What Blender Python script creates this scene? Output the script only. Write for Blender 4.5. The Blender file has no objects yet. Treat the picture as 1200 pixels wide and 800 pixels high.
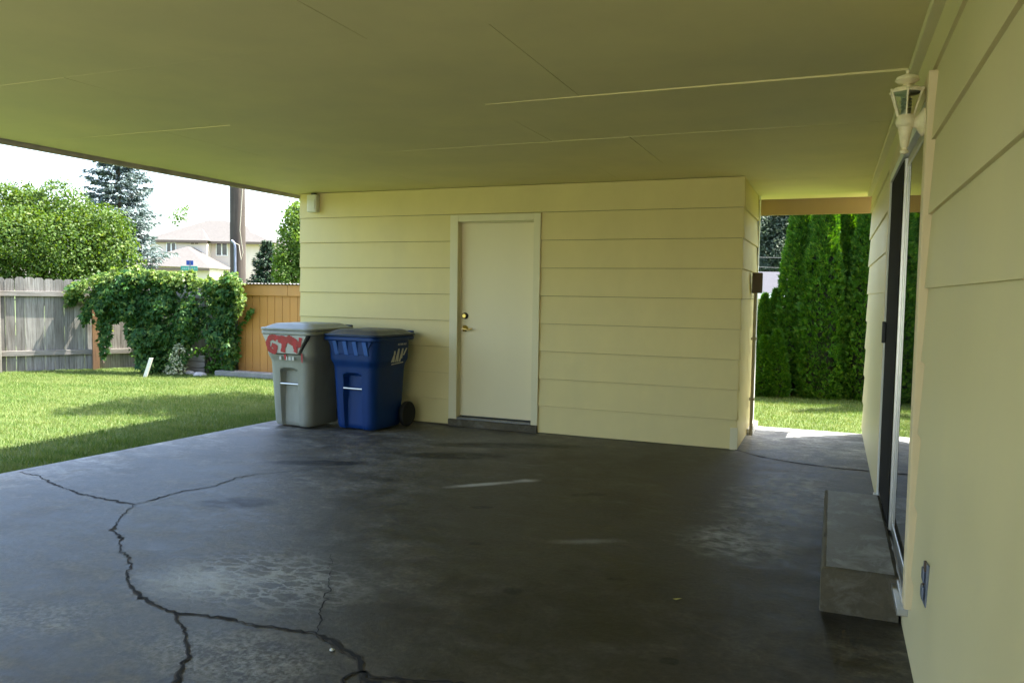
import bpy, bmesh, math, random
import numpy as np
from mathutils import Vector, Matrix

S = bpy.context.scene
COL = S.collection
R = math.radians

# ------------------------------------------------------------------ camera
CAM = (0.7725, -7.2593, 1.3816)
F_PX, YAW, PITCH, ROLL = 919.43, 0.38746, -0.06218, 0.015375
def cam_axes():
    f = Vector((-math.sin(YAW) * math.cos(PITCH), math.cos(YAW) * math.cos(PITCH), math.sin(PITCH)))
    r0 = Vector((math.cos(YAW), math.sin(YAW), 0)); u0 = r0.cross(f)
    r = r0 * math.cos(ROLL) + u0 * math.sin(ROLL)
    u = u0 * math.cos(ROLL) - r0 * math.sin(ROLL)
    return f, r, u
CF, CR, CU = cam_axes()
cd = bpy.data.cameras.new('camera')
cd.sensor_width = 36.0
cd.lens = F_PX / 1200 * 36
cd.clip_start = 0.05
cd.clip_end = 2000
cam = bpy.data.objects.new('camera', cd)
COL.objects.link(cam)
m = Matrix((CR, CU, -CF)).transposed().to_4x4()
m.translation = Vector(CAM)
cam.matrix_world = m
S.camera = cam

# ------------------------------------------------------------------ sky, sun, exposure
SUN = Vector((0.365, 0.30, 1.0)).normalized()
SUN_EL = math.asin(SUN.z)
SUN_ROT = math.atan2(SUN.x, SUN.y)
W = bpy.data.worlds.new('World')
S.world = W
W.use_nodes = True
nt = W.node_tree
nt.nodes.clear()
sky = nt.nodes.new('ShaderNodeTexSky')
sky.sky_type = 'NISHITA'
sky.sun_disc = False
sky.sun_elevation = SUN_EL
sky.sun_rotation = SUN_ROT
sky.air_density = 1.0
sky.dust_density = 2.5
sky.ozone_density = 0.5
bg = nt.nodes.new('ShaderNodeBackground')
bg.inputs['Strength'].default_value = 0.15
wo = nt.nodes.new('ShaderNodeOutputWorld')
nt.links.new(sky.outputs[0], bg.inputs[0])
nt.links.new(bg.outputs[0], wo.inputs[0])
sd = bpy.data.lights.new('sun', 'SUN')
sd.energy = 5.0
sd.angle = R(0.53)
sd.color = (1.0, 0.955, 0.88)
sun = bpy.data.objects.new('sun', sd)
COL.objects.link(sun)
sun.rotation_euler = SUN.to_track_quat('Z', 'Y').to_euler()
S.view_settings.view_transform = 'Standard'
S.view_settings.look = 'None'
S.view_settings.gamma = 1
S.view_settings.exposure = 2.6
S.view_settings.use_curve_mapping = False
S.render.engine = 'CYCLES'
cy = S.cycles
cy.max_bounces = 14
cy.diffuse_bounces = 9
cy.glossy_bounces = 5
cy.transmission_bounces = 6
cy.use_denoising = True
cy.caustics_reflective = False
cy.caustics_refractive = False

# ------------------------------------------------------------------ projection helpers (used to lay the place out)
def ray(x, y):
    return CF + CR * ((x - 600) / F_PX) - CU * ((y - 400) / F_PX)
def on(x, y, ax, val):
    d = ray(x, y); t = (val - CAM[ax]) / d[ax]
    return Vector(CAM) + d * t
def at(x, y, d):
    return Vector(CAM) + ray(x, y) * d

# ------------------------------------------------------------------ materials
def mat(name, col=(.5, .5, .5), rough=.6, metal=0.0, spec=.5):
    m = bpy.data.materials.new(name)
    m.use_nodes = True
    b = m.node_tree.nodes['Principled BSDF']
    b.inputs['Base Color'].default_value = (*col, 1)
    b.inputs['Roughness'].default_value = rough
    b.inputs['Metallic'].default_value = metal
    b.inputs['Specular IOR Level'].default_value = spec
    return m
class NT:
    def __init__(s, m):
        s.m = m; s.t = m.node_tree; s.b = s.t.nodes['Principled BSDF']
    def n(s, typ, **kw):
        x = s.t.nodes.new(typ)
        for k, v in kw.items():
            if k in x.inputs.keys() if hasattr(x.inputs, 'keys') else False:
                x.inputs[k].default_value = v
            else:
                setattr(x, k, v)
        return x
    def l(s, a, b):
        s.t.links.new(a, b)
    def coord(s, scale=(1, 1, 1), loc=(0, 0, 0), rot=(0, 0, 0), kind='Object'):
        tc = s.n('ShaderNodeTexCoord'); mp = s.n('ShaderNodeMapping')
        mp.inputs['Scale'].default_value = scale
        mp.inputs['Location'].default_value = loc
        mp.inputs['Rotation'].default_value = rot
        s.l(tc.outputs[kind], mp.inputs[0])
        return mp.outputs[0]
    def noise(s, vec, scale=5, detail=4, rough=.55, dist=0):
        x = s.n('ShaderNodeTexNoise')
        x.inputs['Scale'].default_value = scale
        x.inputs['Detail'].default_value = detail
        x.inputs['Roughness'].default_value = rough
        x.inputs['Distortion'].default_value = dist
        if vec is not None: s.l(vec, x.inputs['Vector'])
        return x.outputs['Fac']
    def ramp(s, fac, stops, interp='LINEAR'):
        x = s.n('ShaderNodeValToRGB')
        cr = x.color_ramp; cr.interpolation = interp
        while len(cr.elements) < len(stops): cr.elements.new(.5)
        for e, (p, c) in zip(cr.elements, stops):
            e.position = p
            e.color = (*c, 1) if isinstance(c, (tuple, list)) else (c, c, c, 1)
        s.l(fac, x.inputs[0])
        return x.outputs[0]
    def mix(s, fac, a, b, mode='MIX'):
        x = s.n('ShaderNodeMix'); x.data_type = 'RGBA'; x.blend_type = mode
        for v, i in ((fac, 0), (a, 6), (b, 7)):
            if isinstance(v, (int, float)): x.inputs[i].default_value = v
            elif isinstance(v, tuple): x.inputs[i].default_value = (*v, 1)
            else: s.l(v, x.inputs[i])
        return x.outputs[2]
    def math(s, op, a, b=0.0, clamp=False):
        x = s.n('ShaderNodeMath'); x.operation = op; x.use_clamp = clamp
        for v, i in ((a, 0), (b, 1)):
            if isinstance(v, (int, float)): x.inputs[i].default_value = v
            else: s.l(v, x.inputs[i])
        return x.outputs[0]
    def blob(s, vec, c, r, warp=None, wamt=.3, soft=.5):
        """1 inside an ellipse centre c, radii r (object space), 0 outside"""
        mp = s.n('ShaderNodeMapping'); mp.vector_type = 'TEXTURE'
        mp.inputs['Location'].default_value = (c[0], c[1], 0)
        mp.inputs['Rotation'].default_value = (0, 0, c[2] if len(c) > 2 else 0)
        mp.inputs['Scale'].default_value = (r[0], r[1], 1e6)
        s.l(vec, mp.inputs[0])
        ln = s.n('ShaderNodeVectorMath'); ln.operation = 'LENGTH'
        s.l(mp.outputs[0], ln.inputs[0])
        d = ln.outputs['Value']
        if warp is not None:
            d = s.math('ADD', d, s.math('MULTIPLY', s.math('SUBTRACT', warp, .5), wamt * 2))
        x = s.n('ShaderNodeMapRange'); x.interpolation_type = 'SMOOTHSTEP'
        x.inputs[1].default_value = 1.0; x.inputs[2].default_value = 1.0 - soft
        s.l(d, x.inputs[0])
        return x.outputs[0]
    def bump(s, h, strength=.3, dist=.01):
        x = s.n('ShaderNodeBump')
        x.inputs['Strength'].default_value = strength
        x.inputs['Distance'].default_value = dist
        s.l(h, x.inputs['Height'])
        s.l(x.outputs[0], s.b.inputs['Normal'])
    def col(s, c): s.l(c, s.b.inputs['Base Color'])
    def rough(s, c): s.l(c, s.b.inputs['Roughness'])

def painted(name, col, var=.08, rough=.55, scale=3.0, streak=(1, 1, .3), dirt=None):
    m = mat(name, col, rough); k = NT(m)
    v = k.coord(streak)
    n1 = k.noise(v, scale, 6, .6)
    c = tuple(x * (1 - var) for x in col); c2 = tuple(min(1, x * (1 + var)) for x in col)
    colr = k.ramp(n1, [(.3, c), (.7, c2)])
    if dirt:
        n2 = k.noise(k.coord((1, 1, 1)), 9, 8, .7)
        colr = k.mix(k.ramp(n2, [(.58, 0.0), (.75, .5)]), colr, dirt)
    k.col(colr)
    n3 = k.noise(k.coord((1, 1, 1)), 120, 3, .5)
    k.bump(n3, .12, .002)
    r = k.ramp(n1, [(.3, rough - .06), (.7, rough + .08)]); k.rough(r)
    return m

M = {}
M['siding'] = painted('cream_siding_paint', (.68, .565, .25), .05, .5, 2.2, (1, 1, .6))
M['siding_sky_tinted'] = painted('cream_siding_sky_tinted', (.64, .565, .33), .05, .5, 2.2, (1, 1, .6))  # the same cream, greyed to carry cooler skylight on the right wall
M['lap_shade_backing'] = mat('dark_backing_for_lap_shadows', (.15, .12, .075), .95, 0, .1)  # shows only in the board gaps, dark to paint the lap shadow lines
M['ceiling'] = painted('cream_ceiling_paint', (.72, .635, .32), .07, .6, 1.6, (1, 1, 1))
M['trim'] = painted('cream_trim_paint', (.70, .63, .40), .05, .45)
M['wood_trim'] = painted('peach_trim_paint', (.68, .56, .35), .1, .5, 4, (1, 1, .2))
M['white_trim'] = painted('white_frame_paint', (.72, .71, .66), .05, .4)
M['door'] = painted('door_paint', (.76, .665, .42), .03, .4, 1.5)
M['fascia'] = painted('fascia_paint', (.46, .42, .36), .2, .6, 6)
M['header'] = painted('tan_header_paint', (.30, .205, .085), .08, .5, 3)
M['brass'] = mat('polished_brass', (.80, .58, .22), .18, 1.0)
M['dark_bronze'] = mat('dark_bronze', (.05, .04, .03), .35, .8)
M['silver'] = mat('anodised_aluminium', (.62, .61, .58), .32, .9)
M['screen'] = mat('dark_screen_mesh', (.014, .013, .013), .9, 0, .12)
M['black_plastic'] = mat('black_plastic', (.015, .015, .016), .5)
M['rubber'] = mat('black_rubber', (.012, .012, .013), .75)
M['brown_metal'] = painted('brown_box_paint', (.09, .06, .04), .15, .5, 10)
M['conduit_tan'] = mat('tan_conduit', (.36, .33, .25), .5)
M['galv'] = painted('galvanised_steel', (.17, .19, .24), .25, .45, 30)
M['galv'].node_tree.nodes['Principled BSDF'].inputs['Metallic'].default_value = .5
M['lantern'] = painted('aged_white_lantern_enamel', (.76, .68, .48), .12, .4, 20, (1, 1, 1), (.42, .26, .10))
M['bulb'] = mat('white_bulb_glass', (.85, .85, .83), .25)
M['plastic_white'] = mat('aged_white_plastic', (.66, .63, .55), .45)
M['red_paint'] = painted('red_spray_paint', (.36, .012, .02), .3, .5, 20)
M['white_mark'] = painted('worn_white_marking', (.55, .55, .52), .25, .6, 40)
M['green_sign'] = mat('green_sign_enamel', (.03, .30, .24), .35)
M['blue_sign'] = mat('blue_sign_enamel', (.03, .07, .32), .35)
M['sign_white'] = mat('white_sign_letters', (.8, .8, .8), .4)
M['cable_grey'] = mat('weathered_cable', (.07, .075, .08), .6)
M['pale_letters'] = mat('faded_sign_letters', (.25, .42, .38), .5)
M['rock'] = painted('grey_stone', (.36, .34, .32), .3, .9, 8, (1, 1, 1))

def glass_mat(name, tint, rough=.02):
    m = mat(name, tint, rough, 0, .5)
    b = m.node_tree.nodes['Principled BSDF']
    b.inputs['Transmission Weight'].default_value = 1
    b.inputs['IOR'].default_value = 1.45
    return m
M['lamp_glass'] = glass_mat('bevelled_lamp_glass', (.95, .93, .86))
M['window_glass'] = mat('dark_window_glass', (.015, .02, .025), .02, 0, .8)
M['door_glass'] = mat('sliding_door_glass', (.012, .014, .015), .015, 0, .6)

# ---- concrete floor
def concrete_floor():
    m = mat('worn_concrete_slab', (.12, .11, .10), .5, 0, .36); k = NT(m)
    v = k.coord()
    big = k.noise(v, .8, 5, .55, .4)
    mid = k.noise(k.coord((1, 1.9, 1), rot=(0, 0, .5)), 2.4, 10, .66, .7)
    sp = k.noise(k.coord((1, 1.3, 1), loc=(3, 1, 0)), 8, 12, .74, .4)
    fine = k.noise(v, 40, 6, .72)
    warp = k.noise(v, 3.5, 8, .68)
    warp2 = k.noise(k.coord(loc=(7, 3, 0)), 9, 8, .7)
    def mul(c, f): return k.mix(1.0, c, f, 'MULTIPLY')
    c = k.ramp(big, [(.3, (.118, .108, .090)), (.7, (.128, .126, .120))])
    c = mul(c, k.ramp(mid, [(.32, .48), (.5, .95), (.68, 1.55)]))
    c = mul(c, k.ramp(sp, [(.35, .45), (.5, 1.0), (.65, 1.5)]))
    c = mul(c, k.ramp(fine, [(.30, .62), (.5, 1.0), (.70, 1.35)]))
    # paler concrete: rim by the lawn, the passage slab
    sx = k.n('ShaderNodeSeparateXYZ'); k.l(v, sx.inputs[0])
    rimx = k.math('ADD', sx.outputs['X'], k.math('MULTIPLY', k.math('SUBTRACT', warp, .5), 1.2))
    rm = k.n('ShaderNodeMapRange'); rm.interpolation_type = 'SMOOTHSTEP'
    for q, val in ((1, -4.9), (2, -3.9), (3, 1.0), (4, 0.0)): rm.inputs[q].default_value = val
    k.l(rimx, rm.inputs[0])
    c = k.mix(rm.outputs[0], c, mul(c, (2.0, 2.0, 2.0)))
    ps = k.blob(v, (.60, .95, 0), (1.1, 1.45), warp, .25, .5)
    c = k.mix(ps, c, mul(c, (2.3, 2.45, 2.6)))  # bluish lift paints the sky's reflection into the passage slab
    # old oil-darkened area of the slab, with its own ragged outline
    oil = k.blob(v, (-.30, -2.4, .35), (2.45, 3.2), warp, .42, .55)
    c = k.mix(k.math('MULTIPLY', oil, .95), c, mul(c, (.37, .335, .27)))
    oil2 = k.blob(v, (-.1, -5.0, .3), (1.5, 1.7), warp, .45, .5)
    c = k.mix(k.math('MULTIPLY', oil2, .8), c, mul(c, (.50, .46, .40)))
    brown = k.math('MULTIPLY', k.ramp(k.noise(k.coord(loc=(1, 9, 0)), 1.7, 8, .65, .6), [(.50, 0.0), (.62, 1.0)]), .55)
    c = k.mix(brown, c, mul(c, (.62, .54, .42)))
    for (x, y, rx, ry) in ((-.79, -2.15, .080, .055), (-.70, -2.085, .095, .045), (-1.28, -2.72, .10, .040), (-2.75, -3.3, .30, .17), (-.15, -3.6, .06, .035), (-2.1, -1.35, .55, .18),
                           (-3.6, -4.75, .30, .16), (-.55, -3.95, .06, .05), (-1.0, -3.4, .05, .03), (.25, -4.35, .05, .04), (-1.9, -.75, .9, .16), (-3.0, -2.1, .5, .12)):
        d = k.blob(v, (x, y, .4), (rx, ry), warp2, .28, .45)
        c = k.mix(k.math('MULTIPLY', d, .88), c, (.007, .0065, .006))
    # white efflorescence: flaked web by the crack, haze by the step, drag mark
    vor = k.n('ShaderNodeTexVoronoi'); vor.feature = 'DISTANCE_TO_EDGE'; vor.inputs['Scale'].default_value = 1.0
    mpv = k.coord((7, 16, 1), rot=(0, 0, -.45))
    wv = k.n('ShaderNodeVectorMath'); wv.operation = 'ADD'
    nz = k.n('ShaderNodeTexNoise'); nz.inputs['Scale'].default_value = 5; nz.inputs['Detail'].default_value = 5; nz.inputs['Roughness'].default_value = .7; k.l(v, nz.inputs['Vector'])
    sc_ = k.n('ShaderNodeVectorMath'); sc_.operation = 'SCALE'; sc_.inputs['Scale'].default_value = 2.4
    k.l(nz.outputs['Color'], sc_.inputs[0]); k.l(mpv, wv.inputs[0]); k.l(sc_.outputs[0], wv.inputs[1])
    k.l(wv.outputs[0], vor.inputs['Vector'])
    thick = k.math('MULTIPLY', k.math('SUBTRACT', warp2, .47), .55)
    net = k.ramp(k.math('SUBTRACT', vor.outputs['Distance'], thick), [(.0, 1.0), (.05, .6), (.15, 0.0)])
    ef = k.blob(v, (-1.72, -4.30, -.1), (.68, .50), warp, .40, .8)
    core = k.blob(v, (-1.98, -4.45, .1), (.42, .28), warp2, .6, .9)
    f = k.math('ADD', k.math('MULTIPLY', k.math('MULTIPLY', net, k.ramp(warp, [(.35, .45), (.6, 1.0)])), ef), k.math('MULTIPLY', k.math('MULTIPLY', core, k.ramp(sp, [(.35, .35), (.6, 1.0)])), 1.0), True)
    fl_ = k.ramp(k.math('ADD', k.math('MULTIPLY', fine, .6), k.math('MULTIPLY', sp, .4)), [(.46, 0.0), (.60, .75)])
    below = k.math('MULTIPLY', k.blob(v, (-1.3, -5.0, 0), (.55, .30), warp, .45, .8), fl_)
    lft = k.math('MULTIPLY', k.blob(v, (-2.3, -5.05, .2), (.5, .25), warp, .5, .9), fl_)
    st = k.math('MULTIPLY', k.blob(v, (.50, -1.65, -.1), (.45, 1.45), warp, .60, .7), k.ramp(sp, [(.45, 0.0), (.62, .85)]))
    st2 = k.math('MULTIPLY', k.blob(v, (.33, -2.75, .3), (.42, .42), warp, .60, .7), k.ramp(sp, [(.42, 0.0), (.60, .75)]))
    st3 = k.math('MULTIPLY', k.blob(v, (-.45, -3.1, .5), (.28, .06), warp2, .6, .9), .35)
    drag = k.blob(v, (-1.52, -2.17, .75), (.36, .06), warp2, .35, .8)
    drag2 = k.blob(v, (-1.28, -1.93, .6), (.14, .07), warp2, .5, .9)
    for s_ in (below, lft, st, st2, st3, drag2): f = k.math('ADD', f, s_, True)
    f = k.math('ADD', f, k.math('MULTIPLY', drag, 1.0), True)
    f = k.math('ADD', f, k.math('MULTIPLY', k.ramp(k.noise(v, 70, 3, .6), [(.70, 0.0), (.76, .5)]), .5), True)
    c = k.mix(k.math('MULTIPLY', f, .9), c, (.42, .42, .41))
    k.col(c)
    k.rough(k.ramp(k.math('ADD', k.math('MULTIPLY', mid, .5), k.math('MULTIPLY', sp, .5)), [(.35, .36), (.65, .68)]))
    k.bump(k.math('ADD', k.math('ADD', fine, k.math('MULTIPLY', sp, 2.0)), k.math('MULTIPLY', f, .6)), .30, .006)
    return m
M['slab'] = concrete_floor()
def concrete_plain(name, base, stain=None):
    m = mat(name, base, .85); k = NT(m)
    v = k.coord()
    n1 = k.noise(v, 4, 8, .65, .5); n2 = k.noise(v, 45, 6, .7)
    c = k.ramp(n1, [(.3, tuple(x * .7 for x in base)), (.7, tuple(x * 1.3 for x in base))])
    c = k.mix(.3, c, k.ramp(n2, [(.3, tuple(x * .5 for x in base)), (.7, tuple(x * 1.6 for x in base))]))
    if stain:
        n3 = k.noise(k.coord((1, .6, 1)), 7, 6, .7, .8)
        c = k.mix(k.ramp(n3, [(.48, 0.0), (.68, .8)]), c, stain)
    k.col(c); k.bump(n2, .35, .006)
    return m
M['step'] = concrete_plain('old_step_concrete', (.20, .19, .165), (.46, .46, .45))
M['step_side'] = concrete_plain('dirty_shaded_step_face', (.085, .070, .042), (.17, .155, .12))  # brown dirt, darkened further to put shade on the step's upright faces
M['step'].node_tree.nodes['Principled BSDF'].inputs['Roughness'].default_value = .5
M['unseen_driveway'] = concrete_plain('driveway_concrete', (.44, .42, .38))
M['curb'] = concrete_plain('curb_concrete', (.20, .195, .18))
M['crack'] = mat('crack_gap', (.012, .011, .010), .95)
M['crack_edge'] = concrete_plain('crumbled_crack_edge', (.06, .05, .042))

# ---- weathered wood
def wood(name, a, b, c, streak=(22, 22, 1.2), rough=.85, axis_rot=(0, 0, 0)):
    m = mat(name, a, rough); k = NT(m)
    n1 = k.noise(k.coord(streak, rot=axis_rot), 2.0, 8, .65, .3)
    n2 = k.noise(k.coord((1.2, 1.2, .9)), 1.6, 5, .6)
    g = k.n('ShaderNodeNewGeometry').outputs['Random Per Island']
    colr = k.ramp(n1, [(.28, c), (.48, a), (.72, b)])
    colr = k.mix(k.ramp(n2, [(.4, 0.0), (.7, .45)]), colr, c)
    hs = k.n('ShaderNodeHueSaturation')
    k.l(k.math('ADD', k.math('MULTIPLY', g, .5), .72), hs.inputs['Value']); k.l(colr, hs.inputs['Color'])
    k.col(hs.outputs[0]); k.bump(n1, .4, .006)
    return m
M['fence'] = wood('weathered_grey_boards', (.185, .172, .150), (.31, .295, .265), (.075, .062, .048))
M['fence_rail'] = wood('weathered_grey_rail', (.22, .20, .175), (.31, .29, .26), (.11, .095, .075), (2, 2, 25))
M['post_brown'] = wood('brown_post', (.22, .115, .05), (.30, .17, .08), (.10, .055, .03))
M['post_pale'] = wood('pale_post', (.30, .27, .22), (.38, .36, .31), (.16, .13, .10))
M['pole'] = wood('weathered_pole', (.048, .036, .027), (.075, .058, .045), (.018, .013, .010), (26, 26, .8))
M['bark'] = wood('bark', (.10, .075, .05), (.15, .115, .085), (.045, .032, .022), (14, 14, 2))
M['tan'] = painted('tan_shed_paint', (.40, .185, .042), .12, .6, 3, (1, 1, .2))
M['tan_trim'] = painted('tan_shed_trim_paint', (.42, .20, .05), .1, .6, 3)
M['corrugated'] = painted('corrugated_sheet', (.11, .10, .085), .25, .6, 12)
M['planter'] = wood('old_planter_boards', (.20, .185, .16), (.30, .28, .25), (.10, .085, .065), (3, 3, 22))

# ---- plastics
def plastic(name, base, scuff, rough=.42):
    m = mat(name, base, rough); k = NT(m)
    v = k.coord()
    n1 = k.noise(k.coord((1, 1, .35)), 6, 8, .65); n2 = k.noise(v, 60, 5, .7)
    c = k.ramp(n1, [(.3, tuple(x * .82 for x in base)), (.7, tuple(x * 1.15 for x in base))])
    c = k.mix(k.ramp(k.noise(k.coord((1, 1, .5)), 14, 8, .75), [(.60, 0.0), (.80, .55)]), c, scuff)
    k.col(c); k.bump(n2, .12, .002)
    k.rough(k.ramp(n1, [(.3, rough - .08), (.7, rough + .14)]))
    return m
M['cart_grey'] = plastic('grey_cart_plastic', (.26, .265, .225), (.12, .12, .10))
M['cart_grey_lid'] = plastic('grey_lid_plastic', (.29, .30, .28), (.16, .16, .14), .4)
M['cart_panel'] = plastic('pale_grey_panel_plastic', (.42, .42, .38), (.26, .25, .23), .5)
M['cart_blue'] = plastic('blue_cart_plastic', (.003, .031, .145), (.008, .03, .11), .45)
M['cart_blue'].node_tree.nodes['Principled BSDF'].inputs['Specular IOR Level'].default_value = .25
M['cart_blue_lid'] = plastic('blue_lid_plastic', (.008, .026, .085), (.02, .035, .08), .34)
M['cart_blue_rib'] = plastic('blue_rib_plastic', (.026, .095, .34), (.04, .10, .28), .5)

# ---- foliage
def leaf(name, a, b, trans=.35, rough=.5, tr=None, hi=None):
    m = bpy.data.materials.new(name); m.use_nodes = True
    k = NT(m); t = k.t; out = t.nodes['Material Output']
    g = k.n('ShaderNodeNewGeometry').outputs['Random Per Island']
    stops = [(0.0, a), (.8, b)]
    if hi: stops.append((1.0, hi))
    colr = k.ramp(g, stops)
    n = k.noise(k.coord(), 1.1, 3, .5)
    colr = k.mix(k.ramp(n, [(.35, .35), (.6, 0.0)]), colr, a)
    k.col(colr); k.b.inputs['Roughness'].default_value = rough
    k.b.inputs['Specular IOR Level'].default_value = .16
    tl = k.n('ShaderNodeBsdfTranslucent')
    hs = k.n('ShaderNodeHueSaturation'); hs.inputs['Saturation'].default_value = 1.15; hs.inputs['Value'].default_value = 1.5
    hs.inputs['Hue'].default_value = .485
    k.l(colr, hs.inputs['Color']); k.l(hs.outputs[0], tl.inputs[0])
    mx = k.n('ShaderNodeMixShader'); mx.inputs[0].default_value = trans
    k.l(k.b.outputs[0], mx.inputs[1]); k.l(tl.outputs[0], mx.inputs[2]); k.l(mx.outputs[0], out.inputs[0])
    return m
M['grass'] = leaf('grass_blades', (.052, .122, .020), (.140, .195, .048), .28, .6, hi=(.27, .27, .12))
M['vine_leaf'] = leaf('creeper_leaves', (.020, .070, .022), (.068, .150, .034), .34, .45, hi=(.19, .25, .05))
M['vine_sunlit'] = leaf('sunlit_creeper_leaves', (.07, .135, .025), (.15, .21, .05), .4, .45, hi=(.24, .27, .09))  # lighter copy of the creeper green, sunlight put into the colour
M['bush_leaf'] = leaf('broad_leaves', (.028, .066, .010), (.075, .125, .020), .32, .5, hi=(.12, .165, .032))
M['spruce_needle'] = leaf('blue_spruce_needles', (.075, .110, .105), (.19, .235, .230), .12, .6)
M['dark_needle'] = leaf('dark_conifer_needles', (.022, .045, .026), (.05, .085, .05), .12, .6)
M['light_leaf'] = leaf('light_green_leaves', (.06, .12, .02), (.12, .19, .035), .4, .5)
M['arb'] = leaf('arborvitae_sprays', (.019, .080, .008), (.070, .180, .020), .36, .55, hi=(.17, .27, .04))
M['grey_leaf'] = leaf('grey_green_leaves', (.035, .055, .032), (.08, .105, .07), .3, .5)
M['cream_leaf'] = leaf('cream_variegated_leaves', (.20, .25, .12), (.50, .50, .34), .3, .5)
M['fern_leaf'] = leaf('bright_fern_leaves', (.05, .13, .018), (.09, .19, .03), .4, .5)
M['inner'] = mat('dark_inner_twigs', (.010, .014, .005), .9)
M['fallen_leaf'] = mat('yellow_fallen_leaf', (.45, .40, .10), .6)

# ---- lawn soil / thatch under the blades
def grass_stripes():
    m = M['grass']; k = NT(m)
    b = k.b; src = b.inputs['Base Color'].links[0].from_socket
    st = k.noise(k.coord((.7, 4.5, 1), rot=(0, 0, -.30)), 1.25, 5, .6)
    big = k.noise(k.coord((1, 1, 1)), .45, 4, .5)
    c = k.mix(k.ramp(st, [(.46, 0.0), (.68, .6)]), src, (.19, .225, .075))
    c = k.mix(k.ramp(big, [(.48, 0.0), (.68, .25)]), c, (.22, .225, .09))
    c = k.mix(k.ramp(st, [(.30, .55), (.44, 0.0)]), c, (.045, .10, .014))
    k.l(c, b.inputs['Base Color'])
    for n in k.t.nodes:
        if n.type == 'HUE_SAT': k.l(c, n.inputs['Color'])
grass_stripes()
def lawn_mat():
    m = mat('mown_lawn', (.07, .10, .02), .9); k = NT(m)
    v = k.coord()
    n1 = k.noise(k.coord((1, 5, 1), rot=(0, 0, -.25)), 1.4, 6, .6); n2 = k.noise(v, 60, 5, .7); n3 = k.noise(v, .5, 4, .5)
    c = k.ramp(n1, [(.3, (.045, .10, .014)), (.55, (.085, .135, .026)), (.75, (.17, .175, .07))])
    c = k.mix(.4, c, k.ramp(n2, [(.3, (.035, .07, .012)), (.7, (.14, .17, .045))]))
    c = k.mix(k.ramp(n3, [(.45, 0.0), (.7, .4)]), c, (.14, .155, .05))
    k.col(c); k.bump(n2, .8, .03)
    return m
M['lawn'] = lawn_mat()
M['roof_tile'] = painted('pinkish_roof_shingles', (.088, .083, .078), .14, .9, 6, (1, 1, 1))
M['roof_tile'].node_tree.nodes['Principled BSDF'].inputs['Specular IOR Level'].default_value = .05
M['stucco'] = painted('pale_stucco', (.60, .50, .42), .05, .8, 3)
M['brown_eave'] = mat('brown_gutter', (.12, .08, .06), .6)
def shingles(name, base):
    m = mat(name, base, .95, 0, .05); k = NT(m)
    n1 = k.noise(k.coord((2, 9, 9)), 3, 5, .7); n2 = k.noise(k.coord(), 25, 4, .6)
    c = k.ramp(n1, [(.3, tuple(x * .75 for x in base)), (.7, tuple(x * 1.2 for x in base))])
    c = k.mix(.3, c, k.ramp(n2, [(.3, tuple(x * .6 for x in base)), (.7, tuple(x * 1.3 for x in base))]))
    k.col(c); k.bump(n1, .4, .02)
    return m
M['grey_roof'] = shingles('grey_shingles', (.058, .058, .066))
M['deck_roof'] = concrete_plain('roof_membrane', (.30, .29, .27))
M['curtain'] = mat('dim_curtain', (.10, .095, .085), .9)

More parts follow.
